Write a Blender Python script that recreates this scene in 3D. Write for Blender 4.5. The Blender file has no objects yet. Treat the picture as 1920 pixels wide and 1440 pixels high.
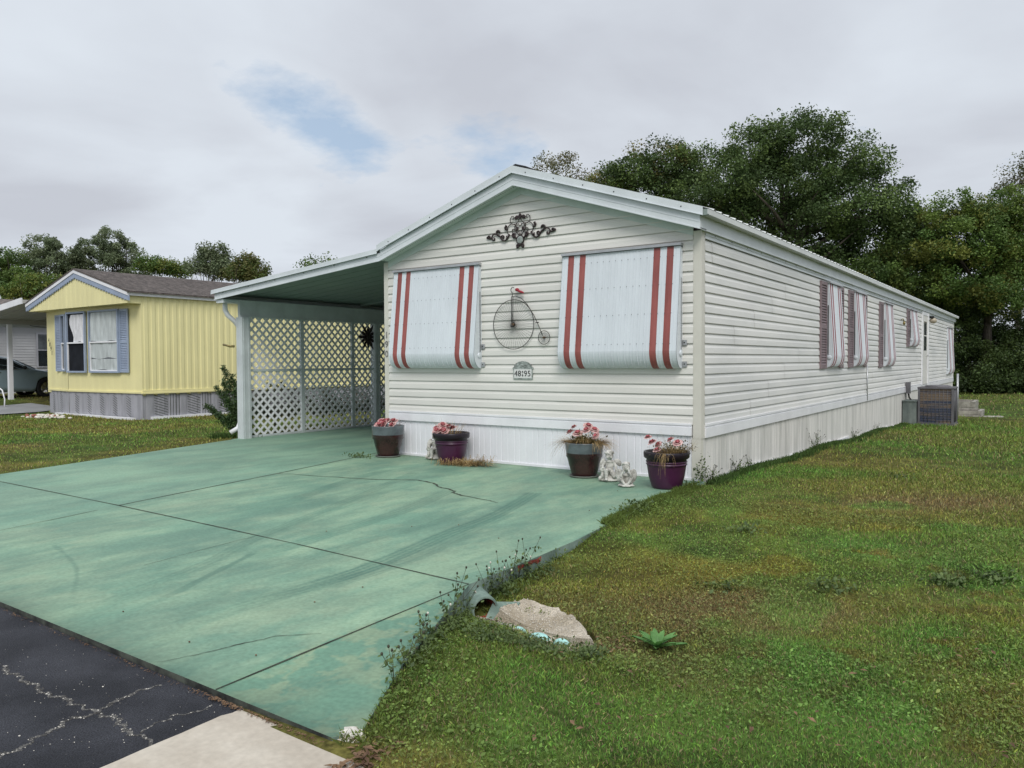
import bpy, math, random
import numpy as np
from mathutils import Vector, Matrix
random.seed(7); RNG = np.random.default_rng(11)
SC = bpy.context.scene; COL = SC.collection
R = math.radians

# ------------------------------------------------------------------ camera
CAM = np.array([3.1899, -8.1303, 1.4018]); YAW, PITCH, ROLL, FPX = -0.6153, -0.0297, -0.0052, 1437.06
_f = np.array([math.sin(YAW)*math.cos(PITCH), math.cos(YAW)*math.cos(PITCH), math.sin(PITCH)])
_r = np.array([math.cos(YAW), -math.sin(YAW), 0.0]); _u = np.cross(_r, _f)
RT = _r*math.cos(ROLL)+_u*math.sin(ROLL); UP = -_r*math.sin(ROLL)+_u*math.cos(ROLL); FW = _f
cd = bpy.data.cameras.new('camera'); cam = bpy.data.objects.new('camera', cd); COL.objects.link(cam)
cam.matrix_world = Matrix(((RT[0], UP[0], -FW[0], CAM[0]), (RT[1], UP[1], -FW[1], CAM[1]), (RT[2], UP[2], -FW[2], CAM[2]), (0, 0, 0, 1)))
cd.sensor_width = 36; cd.lens = FPX/1920*36; cd.clip_start = 0.05; cd.clip_end = 2000
SC.camera = cam
def ray(x, y): return FW+RT*(x-960)/FPX-UP*(y-720)/FPX
def G(x, y, z=0.06):            # survey point of the photo laid on a level plane
    v = ray(x, y); t = (z-CAM[2])/v[2]; p = CAM+v*t; return float(p[0]), float(p[1])

# ------------------------------------------------------------------ world + sun
SUN_EL, SUN_AZ = R(46), R(142)      # azimuth clockwise from +Y
w = bpy.data.worlds.new('World'); SC.world = w; w.use_nodes = True
nt = w.node_tree; nt.nodes.clear()
def N(t, **k):
    n = nt.nodes.new(t)
    for a, b in k.items(): setattr(n, a, b)
    return n
def L(a, b): nt.links.new(a, b)
def math_(op, a, b=None, c=None, clamp=False):
    n = N('ShaderNodeMath', operation=op, use_clamp=clamp)
    for i, v in enumerate((a, b, c)):
        if v is None: continue
        if isinstance(v, (int, float)): n.inputs[i].default_value = v
        else: L(v, n.inputs[i])
    return n.outputs[0]
out = N('ShaderNodeOutputWorld'); bg = N('ShaderNodeBackground'); L(bg.outputs[0], out.inputs[0])
sky = N('ShaderNodeTexSky', sky_type='NISHITA'); sky.sun_disc = False; sky.sun_elevation = SUN_EL; sky.sun_rotation = SUN_AZ
sky.air_density = 1.0; sky.dust_density = 1.5
tc = N('ShaderNodeTexCoord'); D = tc.outputs['Generated']
sep = N('ShaderNodeSeparateXYZ'); L(D, sep.inputs[0])
# project the direction on a cloud deck so that clouds flatten towards the horizon
zz = math_('ADD', math_('MAXIMUM', sep.outputs[2], 0.0), 0.18)
cmb = N('ShaderNodeCombineXYZ'); L(math_('DIVIDE', sep.outputs[0], zz), cmb.inputs[0]); L(math_('DIVIDE', sep.outputs[1], zz), cmb.inputs[1])
n1 = N('ShaderNodeTexNoise'); n1.inputs['Scale'].default_value = 1.0; n1.inputs['Detail'].default_value = 6; n1.inputs['Roughness'].default_value = 0.50; n1.inputs['Distortion'].default_value = 0.3
L(cmb.outputs[0], n1.inputs['Vector'])
n2 = N('ShaderNodeTexNoise'); n2.inputs['Scale'].default_value = 3.4; n2.inputs['Detail'].default_value = 8; n2.inputs['Roughness'].default_value = 0.6
L(cmb.outputs[0], n2.inputs['Vector'])
def gap(px, py, wx, wy, tilt):   # an opening in the cloud around one direction of the sky
    d0 = Vector(ray(px, py)).normalized(); a = Vector(RT); b = Vector(UP)
    ax = a*math.cos(tilt)+b*math.sin(tilt); ay = -a*math.sin(tilt)+b*math.cos(tilt)
    def dot(v):
        n = N('ShaderNodeVectorMath', operation='DOT_PRODUCT'); L(D, n.inputs[0]); n.inputs[1].default_value = v; return n.outputs['Value']
    ux = math_('DIVIDE', math_('SUBTRACT', dot(ax), d0.dot(ax)), wx); uy = math_('DIVIDE', math_('SUBTRACT', dot(ay), d0.dot(ay)), wy)
    q = math_('ADD', math_('MULTIPLY', ux, ux), math_('MULTIPLY', uy, uy))
    return math_('MULTIPLY', math_('SUBTRACT', 1.0, q, clamp=True), 1.0)
g = math_('MAXIMUM', gap(600, 228, 0.135, 0.058, R(-24)), math_('MULTIPLY', gap(870, 265, 0.11, 0.06, R(-12)), 0.55))
g = math_('MAXIMUM', g, math_('MULTIPLY', gap(955, 300, 0.10, 0.045, R(0)), 0.85))
hole = math_('SUBTRACT', math_('MULTIPLY', g, 1.0), math_('MULTIPLY', math_('SUBTRACT', n2.outputs['Fac'], 0.28), 2.6))
hole = math_('MULTIPLY', math_('ADD', hole, 0.15), 1.6, clamp=True)
hole = math_('MULTIPLY', hole, 0.72)
cr = N('ShaderNodeValToRGB'); e = cr.color_ramp.elements
e[0].position = 0.36; e[0].color = (0.565, 0.595, 0.66, 1); e[1].position = 0.62; e[1].color = (0.725, 0.78, 0.85, 1)
# brighter fringe around the opening
nn = math_('ADD', n1.outputs['Fac'], math_('MULTIPLY', g, 0.12)); L(nn, cr.inputs['Fac'])
mx = N('ShaderNodeMix', data_type='RGBA'); L(hole, mx.inputs[0]); L(cr.outputs[0], mx.inputs[6])
blue = N('ShaderNodeVectorMath', operation='SCALE'); L(sky.outputs[0], blue.inputs[0]); blue.inputs['Scale'].default_value = 0.12
pale = N('ShaderNodeMix', data_type='RGBA'); pale.inputs[0].default_value = 0.45; L(blue.outputs[0], pale.inputs[6]); pale.inputs[7].default_value = (0.42, 0.60, 0.80, 1)
L(pale.outputs[2], mx.inputs[7])
# an overcast sky is brighter overhead than near the horizon
el = math_('MULTIPLY', math_('SUBTRACT', sep.outputs[2], 0.46), 1.9, clamp=True)
k = math_('ADD', 1.0, math_('MULTIPLY', el, 0.75))
sc_ = N('ShaderNodeVectorMath', operation='SCALE'); L(mx.outputs[2], sc_.inputs[0]); L(k, sc_.inputs['Scale'])
L(sc_.outputs[0], bg.inputs[0]); bg.inputs[1].default_value = 1.0
sl = bpy.data.lights.new('sun', 'SUN'); sl.energy = 1.9; sl.angle = R(24); sl.color = (1.0, 0.965, 0.92)
so = bpy.data.objects.new('sun', sl); COL.objects.link(so)
sd = Vector((math.sin(SUN_AZ)*math.cos(SUN_EL), math.cos(SUN_AZ)*math.cos(SUN_EL), math.sin(SUN_EL)))
so.rotation_euler = sd.to_track_quat('Z', 'Y').to_euler(); so.location = (0, -20, 30)
SC.view_settings.view_transform = 'Standard'; SC.view_settings.look = 'None'; SC.view_settings.exposure = 0; SC.view_settings.gamma = 1
SC.render.engine = 'CYCLES'; SC.cycles.max_bounces = 6; SC.cycles.use_denoising = True

# ------------------------------------------------------------------ materials
def pmat(name, c, rough=0.6, var=0.12, scale=4.0, bump=0.0, bscale=60.0, metal=0.0, c2=None, stretch=(1, 1, 1), fine=0.06, spec=0.4, thr=(0.4, 0.65), attr=None, trans=0.0, coat=0.0):
    m = bpy.data.materials.new(name); m.use_nodes = True; t = m.node_tree; b = t.nodes['Principled BSDF']
    def n(k): return t.nodes.new(k)
    co = n('ShaderNodeTexCoord'); mp = n('ShaderNodeMapping'); mp.inputs['Scale'].default_value = stretch; t.links.new(co.outputs['Object'], mp.inputs[0])
    no = n('ShaderNodeTexNoise'); no.inputs['Scale'].default_value = scale; no.inputs['Detail'].default_value = 5; no.inputs['Roughness'].default_value = 0.6; t.links.new(mp.outputs[0], no.inputs['Vector'])
    ra = n('ShaderNodeValToRGB'); el = ra.color_ramp.elements; el[0].position, el[1].position = thr
    c2 = c2 or tuple(min(1, v*(1+var)) for v in c); cc = tuple(v*(1-var) for v in c)
    el[0].color = (*cc, 1); el[1].color = (*c2, 1); t.links.new(no.outputs['Fac'], ra.inputs[0]); colr = ra.outputs[0]
    if attr:
        at = n('ShaderNodeAttribute'); at.attribute_name = attr; mm = n('ShaderNodeMix'); mm.data_type = 'RGBA'; mm.blend_type = 'MULTIPLY'; mm.inputs[0].default_value = 1
        t.links.new(colr, mm.inputs[6]); t.links.new(at.outputs['Color'], mm.inputs[7]); colr = mm.outputs[2]
    if fine:
        nf = n('ShaderNodeTexNoise'); nf.inputs['Scale'].default_value = bscale; nf.inputs['Detail'].default_value = 3; t.links.new(co.outputs['Object'], nf.inputs['Vector'])
        mr = n('ShaderNodeMapRange'); mr.inputs['From Min'].default_value = 0.3; mr.inputs['From Max'].default_value = 0.7; mr.inputs['To Min'].default_value = 1-fine; mr.inputs['To Max'].default_value = 1+fine
        t.links.new(nf.outputs['Fac'], mr.inputs[0]); mm = n('ShaderNodeVectorMath'); mm.operation = 'SCALE'; t.links.new(colr, mm.inputs[0]); t.links.new(mr.outputs[0], mm.inputs['Scale']); colr = mm.outputs[0]
        if bump:
            bu = n('ShaderNodeBump'); bu.inputs['Strength'].default_value = bump; bu.inputs['Distance'].default_value = 0.01; t.links.new(nf.outputs['Fac'], bu.inputs['Height']); t.links.new(bu.outputs[0], b.inputs['Normal'])
    t.links.new(colr, b.inputs['Base Color']); b.inputs['Roughness'].default_value = rough; b.inputs['Metallic'].default_value = metal; b.inputs['Specular IOR Level'].default_value = spec
    if coat: b.inputs['Coat Weight'].default_value = coat; b.inputs['Coat Roughness'].default_value = 0.1
    if trans:
        tl = n('ShaderNodeBsdfTranslucent'); t.links.new(colr, tl.inputs[0]); ms = n('ShaderNodeMixShader'); ms.inputs[0].default_value = trans
        t.links.new(b.outputs[0], ms.inputs[1]); t.links.new(tl.outputs[0], ms.inputs[2]); t.links.new(ms.outputs[0], t.nodes['Material Output'].inputs[0])
    return m
def glass(name, c, rough=0.05):
    m = pmat(name, c, rough=rough, var=0.25, scale=3, spec=0.8); return m
M = {}
M['siding'] = pmat('vinyl_siding_cream', (0.70, 0.685, 0.64), 0.5, 0.06, 1.0, stretch=(0.6, 0.6, 3), fine=0.02)
M['siding_side'] = pmat('vinyl_siding_weathered', (0.67, 0.675, 0.655), 0.55, 0.10, 1.1, stretch=(1, 0.35, 1.6), fine=0.03, c2=(0.75, 0.74, 0.71), thr=(0.3, 0.55))
M['post'] = pmat('corner_post_vinyl', (0.64, 0.62, 0.55), 0.5, 0.04, 3, fine=0.02)
M['white'] = pmat('white_vinyl', (0.80, 0.80, 0.83), 0.45, 0.05, 2, stretch=(1, 1, 0.4), fine=0.02)
M['trim'] = pmat('white_trim', (0.80, 0.80, 0.82), 0.4, 0.06, 2, fine=0.03)
M['skirt_side'] = pmat('stained_skirting', (0.60, 0.59, 0.55), 0.65, 0.12, 2.2, stretch=(2.4, 2.4, 0.35), c2=(0.72, 0.70, 0.66), fine=0.05, thr=(0.34, 0.6))
M['fascia'] = pmat('pale_green_fascia_metal', (0.64, 0.68, 0.695), 0.35, 0.05, 3, fine=0.03)
M['soffit'] = pmat('pale_green_soffit', (0.56, 0.625, 0.59), 0.5, 0.05, 3, fine=0.02)
M['roofm'] = pmat('roof_metal', (0.60, 0.62, 0.60), 0.35, 0.10, 1.5, fine=0.03)
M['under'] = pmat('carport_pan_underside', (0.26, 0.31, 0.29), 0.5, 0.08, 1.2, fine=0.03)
M['beam'] = pmat('painted_carport_metal', (0.57, 0.61, 0.615), 0.45, 0.08, 3, fine=0.03)
M['dark'] = pmat('black_gap', (0.015, 0.015, 0.015), 0.8, 0.2)
M['awning'] = pmat('awning_white_aluminium', (0.65, 0.69, 0.725), 0.35, 0.04, 4, stretch=(1, 1, 0.3), fine=0.02)
M['red'] = pmat('awning_red_stripe', (0.30, 0.088, 0.078), 0.5, 0.15, 5, stretch=(1, 1, 0.3), fine=0.05)
M['mauve'] = pmat('awning_faded_red', (0.27, 0.085, 0.10), 0.6, 0.15, 5, fine=0.05)
M['alu'] = pmat('aluminium', (0.45, 0.46, 0.47), 0.35, 0.1, 6, metal=0.5)
M['boltgrey'] = pmat('dull_rivet', (0.16, 0.17, 0.18), 0.5, 0.1)
M['shutter'] = pmat('mauve_shutter', (0.22, 0.165, 0.175), 0.6, 0.12, 5, fine=0.05)
M['iron'] = pmat('dark_brown_iron', (0.03, 0.018, 0.018), 0.5, 0.3, 20)
M['bikemetal'] = pmat('dark_grey_wire', (0.05, 0.045, 0.04), 0.5, 0.3, 20)
M['plaque'] = pmat('grey_green_cast_plaque', (0.30, 0.33, 0.31), 0.6, 0.35, 25, fine=0.2, bscale=120)
M['ink'] = pmat('black_numeral', (0.02, 0.02, 0.02), 0.6, 0.1)
M['greynum'] = pmat('grey_numeral', (0.20, 0.19, 0.18), 0.5, 0.1)
M['yellow'] = pmat('yellow_painted_metal', (0.80, 0.735, 0.385), 0.55, 0.05, 1.5, stretch=(1, 1, 0.4), fine=0.03)
M['blue'] = pmat('slate_blue_paint', (0.31, 0.37, 0.48), 0.55, 0.08, 3)
M['shingle'] = pmat('brown_grey_shingles', (0.125, 0.105, 0.095), 0.9, 0.35, 9, stretch=(0.5, 1.0, 1), fine=0.25, bscale=30, bump=0.5)
M['skirt_y'] = pmat('grey_skirting', (0.34, 0.34, 0.37), 0.7, 0.12, 3, stretch=(2, 2, 0.4))
M['curtain'] = pmat('pale_curtain', (0.50, 0.54, 0.54), 0.7, 0.15, 4, stretch=(3, 3, 0.5))
M['curtain_w'] = pmat('white_sheet_curtain', (0.68, 0.68, 0.70), 0.8, 0.15, 6, stretch=(2, 2, 0.6))
M['glass'] = glass('dark_window_glass', (0.02, 0.025, 0.03))
M['glassg'] = glass('grey_window_glass', (0.09, 0.10, 0.11))
M['screen'] = pmat('black_insect_screen', (0.018, 0.02, 0.025), 0.9, 0.2, spec=0.1)
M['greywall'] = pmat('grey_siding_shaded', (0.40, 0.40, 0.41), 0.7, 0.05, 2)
M['beige'] = pmat('carport_soffit_beige', (0.45, 0.44, 0.41), 0.6, 0.05, 2)
M['carpaint'] = pmat('blue_grey_car_paint', (0.30, 0.39, 0.45), 0.28, 0.04, 2, metal=0.1, coat=0.8)
M['rubber'] = pmat('tyre_rubber', (0.02, 0.02, 0.02), 0.8, 0.2)
M['chrome'] = pmat('bright_trim', (0.55, 0.56, 0.58), 0.2, 0.05, metal=0.9)
M['brownpot'] = pmat('brown_glazed_ceramic', (0.036, 0.013, 0.013), 0.25, 0.5, 3, c2=(0.058, 0.021, 0.020), fine=0.15, spec=0.6)
M['greyglaze'] = pmat('slate_grey_glaze', (0.105, 0.125, 0.135), 0.3, 0.25, 6, fine=0.1, spec=0.6)
M['plum'] = pmat('plum_plastic', (0.058, 0.012, 0.045), 0.35, 0.15, 3, fine=0.05, spec=0.5)
M['plumrim'] = pmat('black_plum_rim', (0.014, 0.008, 0.014), 0.35, 0.2, 3)
M['soil'] = pmat('dark_potting_soil', (0.03, 0.02, 0.015), 0.95, 0.4, 20, bump=0.8, bscale=50)
M['saucer'] = pmat('dusty_saucer', (0.16, 0.17, 0.15), 0.6, 0.2, 5)
M['rose'] = pmat('faded_pink_petals', (0.58, 0.29, 0.28), 0.75, 0.3, 30, c2=(0.72, 0.52, 0.48))
M['rosedark'] = pmat('deep_pink_petals', (0.38, 0.10, 0.11), 0.7, 0.3, 30)
M['straw'] = pmat('dry_straw', (0.36, 0.23, 0.09), 0.8, 0.35, 8, c2=(0.50, 0.36, 0.17))
M['twig'] = pmat('brown_twig', (0.13, 0.085, 0.05), 0.8, 0.3, 8)
M['stone'] = pmat('weathered_cast_stone', (0.36, 0.34, 0.29), 0.85, 0.5, 14, c2=(0.58, 0.565, 0.52), fine=0.15, bscale=90, bump=0.3, thr=(0.33, 0.58))
M['weedg'] = pmat('weed_leaf_green', (0.085, 0.135, 0.04), 0.6, 0.4, 8, c2=(0.14, 0.20, 0.055), trans=0.2)
M['weeddark'] = pmat('weed_stem_dark', (0.05, 0.05, 0.03), 0.7, 0.3, 8)
M['broad'] = pmat('bright_broad_leaf', (0.10, 0.24, 0.06), 0.45, 0.2, 10, c2=(0.15, 0.33, 0.09), trans=0.2)
M['seedw'] = pmat('white_tiny_flower', (0.6, 0.58, 0.5), 0.8, 0.1)
M['asphalt'] = pmat('dark_sealed_asphalt', (0.029, 0.031, 0.039), 0.8, 0.35, 2.2, fine=0.6, bscale=170, bump=1.0, c2=(0.044, 0.046, 0.055), spec=0.3)
M['crackfill'] = pmat('gravelly_crack', (0.125, 0.12, 0.112), 0.95, 0.5, 30, fine=0.5, bscale=90, bump=0.8)
M['concrete'] = pmat('pale_concrete', (0.445, 0.39, 0.315), 0.85, 0.08, 2.4, fine=0.07, bscale=40, bump=0.1, c2=(0.53, 0.48, 0.40))
M['path'] = pmat('grey_concrete_path', (0.27, 0.275, 0.28), 0.85, 0.1, 1.5)
M['joint'] = pmat('dark_joint_dirt', (0.035, 0.04, 0.03), 0.95, 0.4, 12, c2=(0.07, 0.08, 0.055))
M['slabside'] = pmat('green_painted_slab_side', (0.17, 0.245, 0.205), 0.8, 0.3, 5, c2=(0.24, 0.32, 0.27), fine=0.12)
M['lip'] = pmat('dark_slab_lip', (0.03, 0.032, 0.03), 0.8, 0.4, 9, c2=(0.09, 0.10, 0.08))  # front edge face, darker than the other slab sides
M['redpaint'] = pmat('old_red_paint', (0.27, 0.05, 0.035), 0.7, 0.4, 9)
M['shell'] = pmat('shell_concrete', (0.38, 0.32, 0.23), 0.8, 0.2, 3, c2=(0.56, 0.50, 0.41), fine=0.35, bscale=110, bump=0.8)
M['aqua'] = pmat('turquoise_painted_stone', (0.36, 0.62, 0.58), 0.7, 0.12, 25, fine=0.1)
M['shellbit'] = pmat('white_shell_bits', (0.66, 0.62, 0.55), 0.8, 0.2, 30)
M['deadleaf'] = pmat('dead_leaf_brown', (0.15, 0.080, 0.042), 0.8, 0.4, 12, c2=(0.25, 0.155, 0.085))
M['wire'] = pmat('grey_wire', (0.14, 0.14, 0.15), 0.5, 0.1)
M['acmetal'] = pmat('grey_unit_metal', (0.13, 0.125, 0.135), 0.5, 0.12, 3)
M['acfin'] = pmat('blue_brown_coil_fins', (0.07, 0.085, 0.14), 0.5, 0.3, 2.2, stretch=(0.35, 1, 3.2), c2=(0.19, 0.14, 0.10), thr=(0.45, 0.55))
M['boxgreen'] = pmat('weathered_grey_green_box', (0.13, 0.16, 0.15), 0.6, 0.25, 4, stretch=(1, 1, 0.4), c2=(0.20, 0.23, 0.21))
M['block'] = pmat('weathered_concrete_block', (0.33, 0.31, 0.27), 0.9, 0.3, 6, fine=0.15)
M['bark'] = pmat('grey_brown_bark', (0.085, 0.07, 0.055), 0.9, 0.35, 3, stretch=(3, 3, 0.6), bump=0.6, bscale=12, fine=0.2)
M['lampglass'] = pmat('amber_lamp_glass', (0.42, 0.36, 0.27), 0.3, 0.1)
M['brass'] = pmat('old_brass', (0.30, 0.24, 0.10), 0.4, 0.3, metal=0.6)
def leafmat(name): 
    return pmat(name, (1, 1, 1), 0.55, 0.0, 1, attr='col', fine=0, trans=0.28, spec=0.3)
M['leaf'] = leafmat('foliage'); M['grassm'] = pmat('grass_blades', (1, 1, 1), 0.65, 0.0, 1, attr='col', fine=0, trans=0.25, spec=0.2)
M['ground'] = pmat('soil_and_thatch', (0.8, 0.8, 0.8), 0.95, 0.35, 1.7, attr='col', fine=0.45, bscale=38, bump=1.0, c2=(1.25, 1.2, 1.1), spec=0.1)
M['slab'] = pmat('green_painted_concrete', (0.90, 0.90, 0.90), 0.65, 0.07, 1.2, attr='col', fine=0.12, bscale=45, bump=0.12, c2=(1.10, 1.09, 1.05), stretch=(1.6, 0.6, 1), spec=0.3)

# ------------------------------------------------------------------ mesh builder
ORG = {}
def link(o, parent=None):
    COL.objects.link(o)
    if parent is not None: o.parent = parent
    return o
def tag(o, label=None, cat=None, group=None, kind=None):
    if label: o['label'] = label
    if cat: o['category'] = cat
    if group: o['group'] = group
    if kind: o['kind'] = kind
    return o
def thing(name, loc, label, cat, group=None):
    o = bpy.data.objects.new(name, None); o.location = loc; o.empty_display_size = 0.1; COL.objects.link(o)
    ORG[o.name] = Vector(loc); return tag(o, label, cat, group)
class MB:
    def __init__(s): s.v = []; s.f = []; s.m = []; s.sm = []
    def add(s, vs, fs, mi=0, smooth=False):
        b = len(s.v); s.v += [tuple(p) for p in vs]
        for f in fs: s.f.append(tuple(b+i for i in f)); s.m.append(mi); s.sm.append(smooth)
        return s
    def box(s, x0, x1, y0, y1, z0, z1, mi=0):
        return s.add([(x0, y0, z0), (x1, y0, z0), (x1, y1, z0), (x0, y1, z0), (x0, y0, z1), (x1, y0, z1), (x1, y1, z1), (x0, y1, z1)],
                     [(0, 3, 2, 1), (4, 5, 6, 7), (0, 1, 5, 4), (1, 2, 6, 5), (2, 3, 7, 6), (3, 0, 4, 7)], mi)
    def hexa(s, p, mi=0):   # 8 corners: bottom ring 4, top ring 4
        return s.add(p, [(0, 3, 2, 1), (4, 5, 6, 7), (0, 1, 5, 4), (1, 2, 6, 5), (2, 3, 7, 6), (3, 0, 4, 7)], mi)
    def quad(s, a, b, c, d, mi=0): return s.add([a, b, c, d], [(0, 1, 2, 3)], mi)
    def tube(s, pts, r, n=8, mi=0, cap=True, smooth=True):
        pts = [Vector(p) for p in pts]; k = len(pts); rr = r if isinstance(r, (list, tuple)) else [r]*k
        vs = []; up = None
        for i, p in enumerate(pts):
            d = (pts[min(i+1, k-1)]-pts[max(i-1, 0)])
            if d.length < 1e-9: d = Vector((0, 0, 1))
            d.normalize()
            if up is None or abs(up.dot(d)) > 0.98: up = Vector((0, 0, 1)) if abs(d.z) < 0.9 else Vector((1, 0, 0))
            a = d.cross(up).normalized(); b = a.cross(d).normalized(); up = b
            for j in range(n):
                t = 2*math.pi*j/n; vs.append(p+(a*math.cos(t)+b*math.sin(t))*rr[i])
        fs = [(i*n+j, i*n+(j+1) % n, (i+1)*n+(j+1) % n, (i+1)*n+j) for i in range(k-1) for j in range(n)]
        if cap: fs += [tuple(range(n-1, -1, -1)), tuple((k-1)*n+j for j in range(n))]
        return s.add(vs, fs, mi, smooth)
    def lathe(s, prof, c=(0, 0, 0), n=32, mi=0, smooth=True):   # prof: (r, z)
        vs = []; k = len(prof)
        for r, z in prof:
            for j in range(n): t = 2*math.pi*j/n; vs.append((c[0]+r*math.cos(t), c[1]+r*math.sin(t), c[2]+z))
        mis = mi if isinstance(mi, list) else [mi]*(k-1)
        b = len(s.v); s.v += vs
        for i in range(k-1):
            for j in range(n): s.f.append((b+i*n+j, b+i*n+(j+1) % n, b+(i+1)*n+(j+1) % n, b+(i+1)*n+j)); s.m.append(mis[i]); s.sm.append(smooth)
        return s
    def ell(s, c, r, n=10, mi=0, rot=None):
        vs = []; m = n
        for i in range(m+1):
            ph = math.pi*i/m
            for j in range(n*2):
                t = math.pi*j/n; v = Vector((r[0]*math.sin(ph)*math.cos(t), r[1]*math.sin(ph)*math.sin(t), r[2]*math.cos(ph)))
                if rot is not None: v = rot @ v
                vs.append(v+Vector(c))
        q = n*2
        return s.add(vs, [(i*q+j, (i+1)*q+j, (i+1)*q+(j+1) % q, i*q+(j+1) % q) for i in range(m) for j in range(q)], mi, True)
    def prism(s, poly, axis, a, b, mi=0):   # poly in the two other axes, extruded along axis from a to b
        def P(u, v, t): return {0: (t, u, v), 1: (u, t, v), 2: (u, v, t)}[axis]
        n = len(poly); vs = [P(u, v, a) for u, v in poly]+[P(u, v, b) for u, v in poly]
        return s.add(vs, [tuple(range(n)), tuple(range(2*n-1, n-1, -1))]+[(i, i+n, (i+1) % n+n, (i+1) % n) for i in range(n)], mi)
    def build(s, name, mats, parent=None, fix=True):
        me = bpy.data.meshes.new(name); o = bpy.data.objects.new(name, me)
        org = Vector((0, 0, 0))
        if parent is not None: org = ORG.get(parent.name, org)
        me.from_pydata([(v[0]-org.x, v[1]-org.y, v[2]-org.z) for v in s.v], [], s.f)
        for m in (mats if isinstance(mats, (list, tuple)) else [mats]): me.materials.append(m)
        me.polygons.foreach_set('material_index', s.m); me.polygons.foreach_set('use_smooth', s.sm)
        if fix:
            import bmesh
            bm = bmesh.new(); bm.from_mesh(me); bmesh.ops.recalc_face_normals(bm, faces=bm.faces); bm.to_mesh(me); bm.free()
        link(o, parent); ORG[o.name] = org; return o
def np_mesh(name, V, F, mats, col=None, parent=None, smooth=False, mi=None):
    """V (n,3), F (m,k) arrays, col (n,3) vertex colours"""
    me = bpy.data.meshes.new(name); org = np.array(ORG.get(parent.name, (0, 0, 0))) if parent is not None else np.zeros(3)
    V = np.asarray(V, dtype=np.float64)-org; F = np.asarray(F, dtype=np.int32); m, k = F.shape
    me.vertices.add(len(V)); me.vertices.foreach_set('co', V.astype(np.float32).ravel())
    me.loops.add(m*k); me.loops.foreach_set('vertex_index', F.ravel())
    me.polygons.add(m); me.polygons.foreach_set('loop_start', np.arange(0, m*k, k, dtype=np.int32)); me.polygons.foreach_set('loop_total', np.full(m, k, dtype=np.int32))
    for x in (mats if isinstance(mats, (list, tuple)) else [mats]): me.materials.append(x)
    if mi is not None: me.polygons.foreach_set('material_index', np.asarray(mi, dtype=np.int32))
    if smooth: me.polygons.foreach_set('use_smooth', np.ones(m, dtype=bool))
    if col is not None:
        a = me.color_attributes.new('col', 'FLOAT_COLOR', 'POINT'); c = np.ones((len(V), 4), np.float32); c[:, :3] = col; a.data.foreach_set('color', c.ravel())
    me.update(calc_edges=True); me.validate()
    o = bpy.data.objects.new(name, me); link(o, parent); ORG[o.name] = Vector(org); return o
def text_obj(name, s, size, loc, right, up, m, parent, depth=0.004):
    cu = bpy.data.curves.new(name, 'FONT'); cu.body = s; cu.size = size; cu.extrude = depth; cu.align_x = 'CENTER'; cu.align_y = 'CENTER'; cu.resolution_u = 3
    t = bpy.data.objects.new('tmp_text', cu); COL.objects.link(t); bpy.context.view_layer.update()
    me = bpy.data.meshes.new_from_object(t.evaluated_get(bpy.context.evaluated_depsgraph_get())); COL.objects.unlink(t); bpy.data.objects.remove(t)
    r = Vector(right).normalized(); u = Vector(up).normalized(); nrm = r.cross(u); org = ORG.get(parent.name, Vector((0, 0, 0)))
    me.transform(Matrix(((r.x, u.x, nrm.x, loc[0]-org.x), (r.y, u.y, nrm.y, loc[1]-org.y), (r.z, u.z, nrm.z, loc[2]-org.z), (0, 0, 0, 1))))
    me.materials.clear(); me.materials.append(m); me.name = name
    o = bpy.data.objects.new(name, me); link(o, parent); ORG[o.name] = org; return o

# value noise on arrays
_T = RNG.random((256, 256))
def vnoise(x, y):
    xi = np.floor(x).astype(int); yi = np.floor(y).astype(int); fx = x-xi; fy = y-yi; fx = fx*fx*(3-2*fx); fy = fy*fy*(3-2*fy)
    a = _T[xi % 256, yi % 256]; b = _T[(xi+1) % 256, yi % 256]; c = _T[xi % 256, (yi+1) % 256]; d = _T[(xi+1) % 256, (yi+1) % 256]
    return (a*(1-fx)+b*fx)*(1-fy)+(c*(1-fx)+d*fx)*fy
def fbm(x, y, o=4, g=0.5):
    s = 0; a = 1; t = 0
    for i in range(o): s = s+a*vnoise(x*2**i+17.3*i, y*2**i+9.1*i); t += a; a *= g
    return s/t
def sstep(a, b, x): t = np.clip((x-a)/(b-a), 0, 1); return t*t*(3-2*t)

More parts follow.
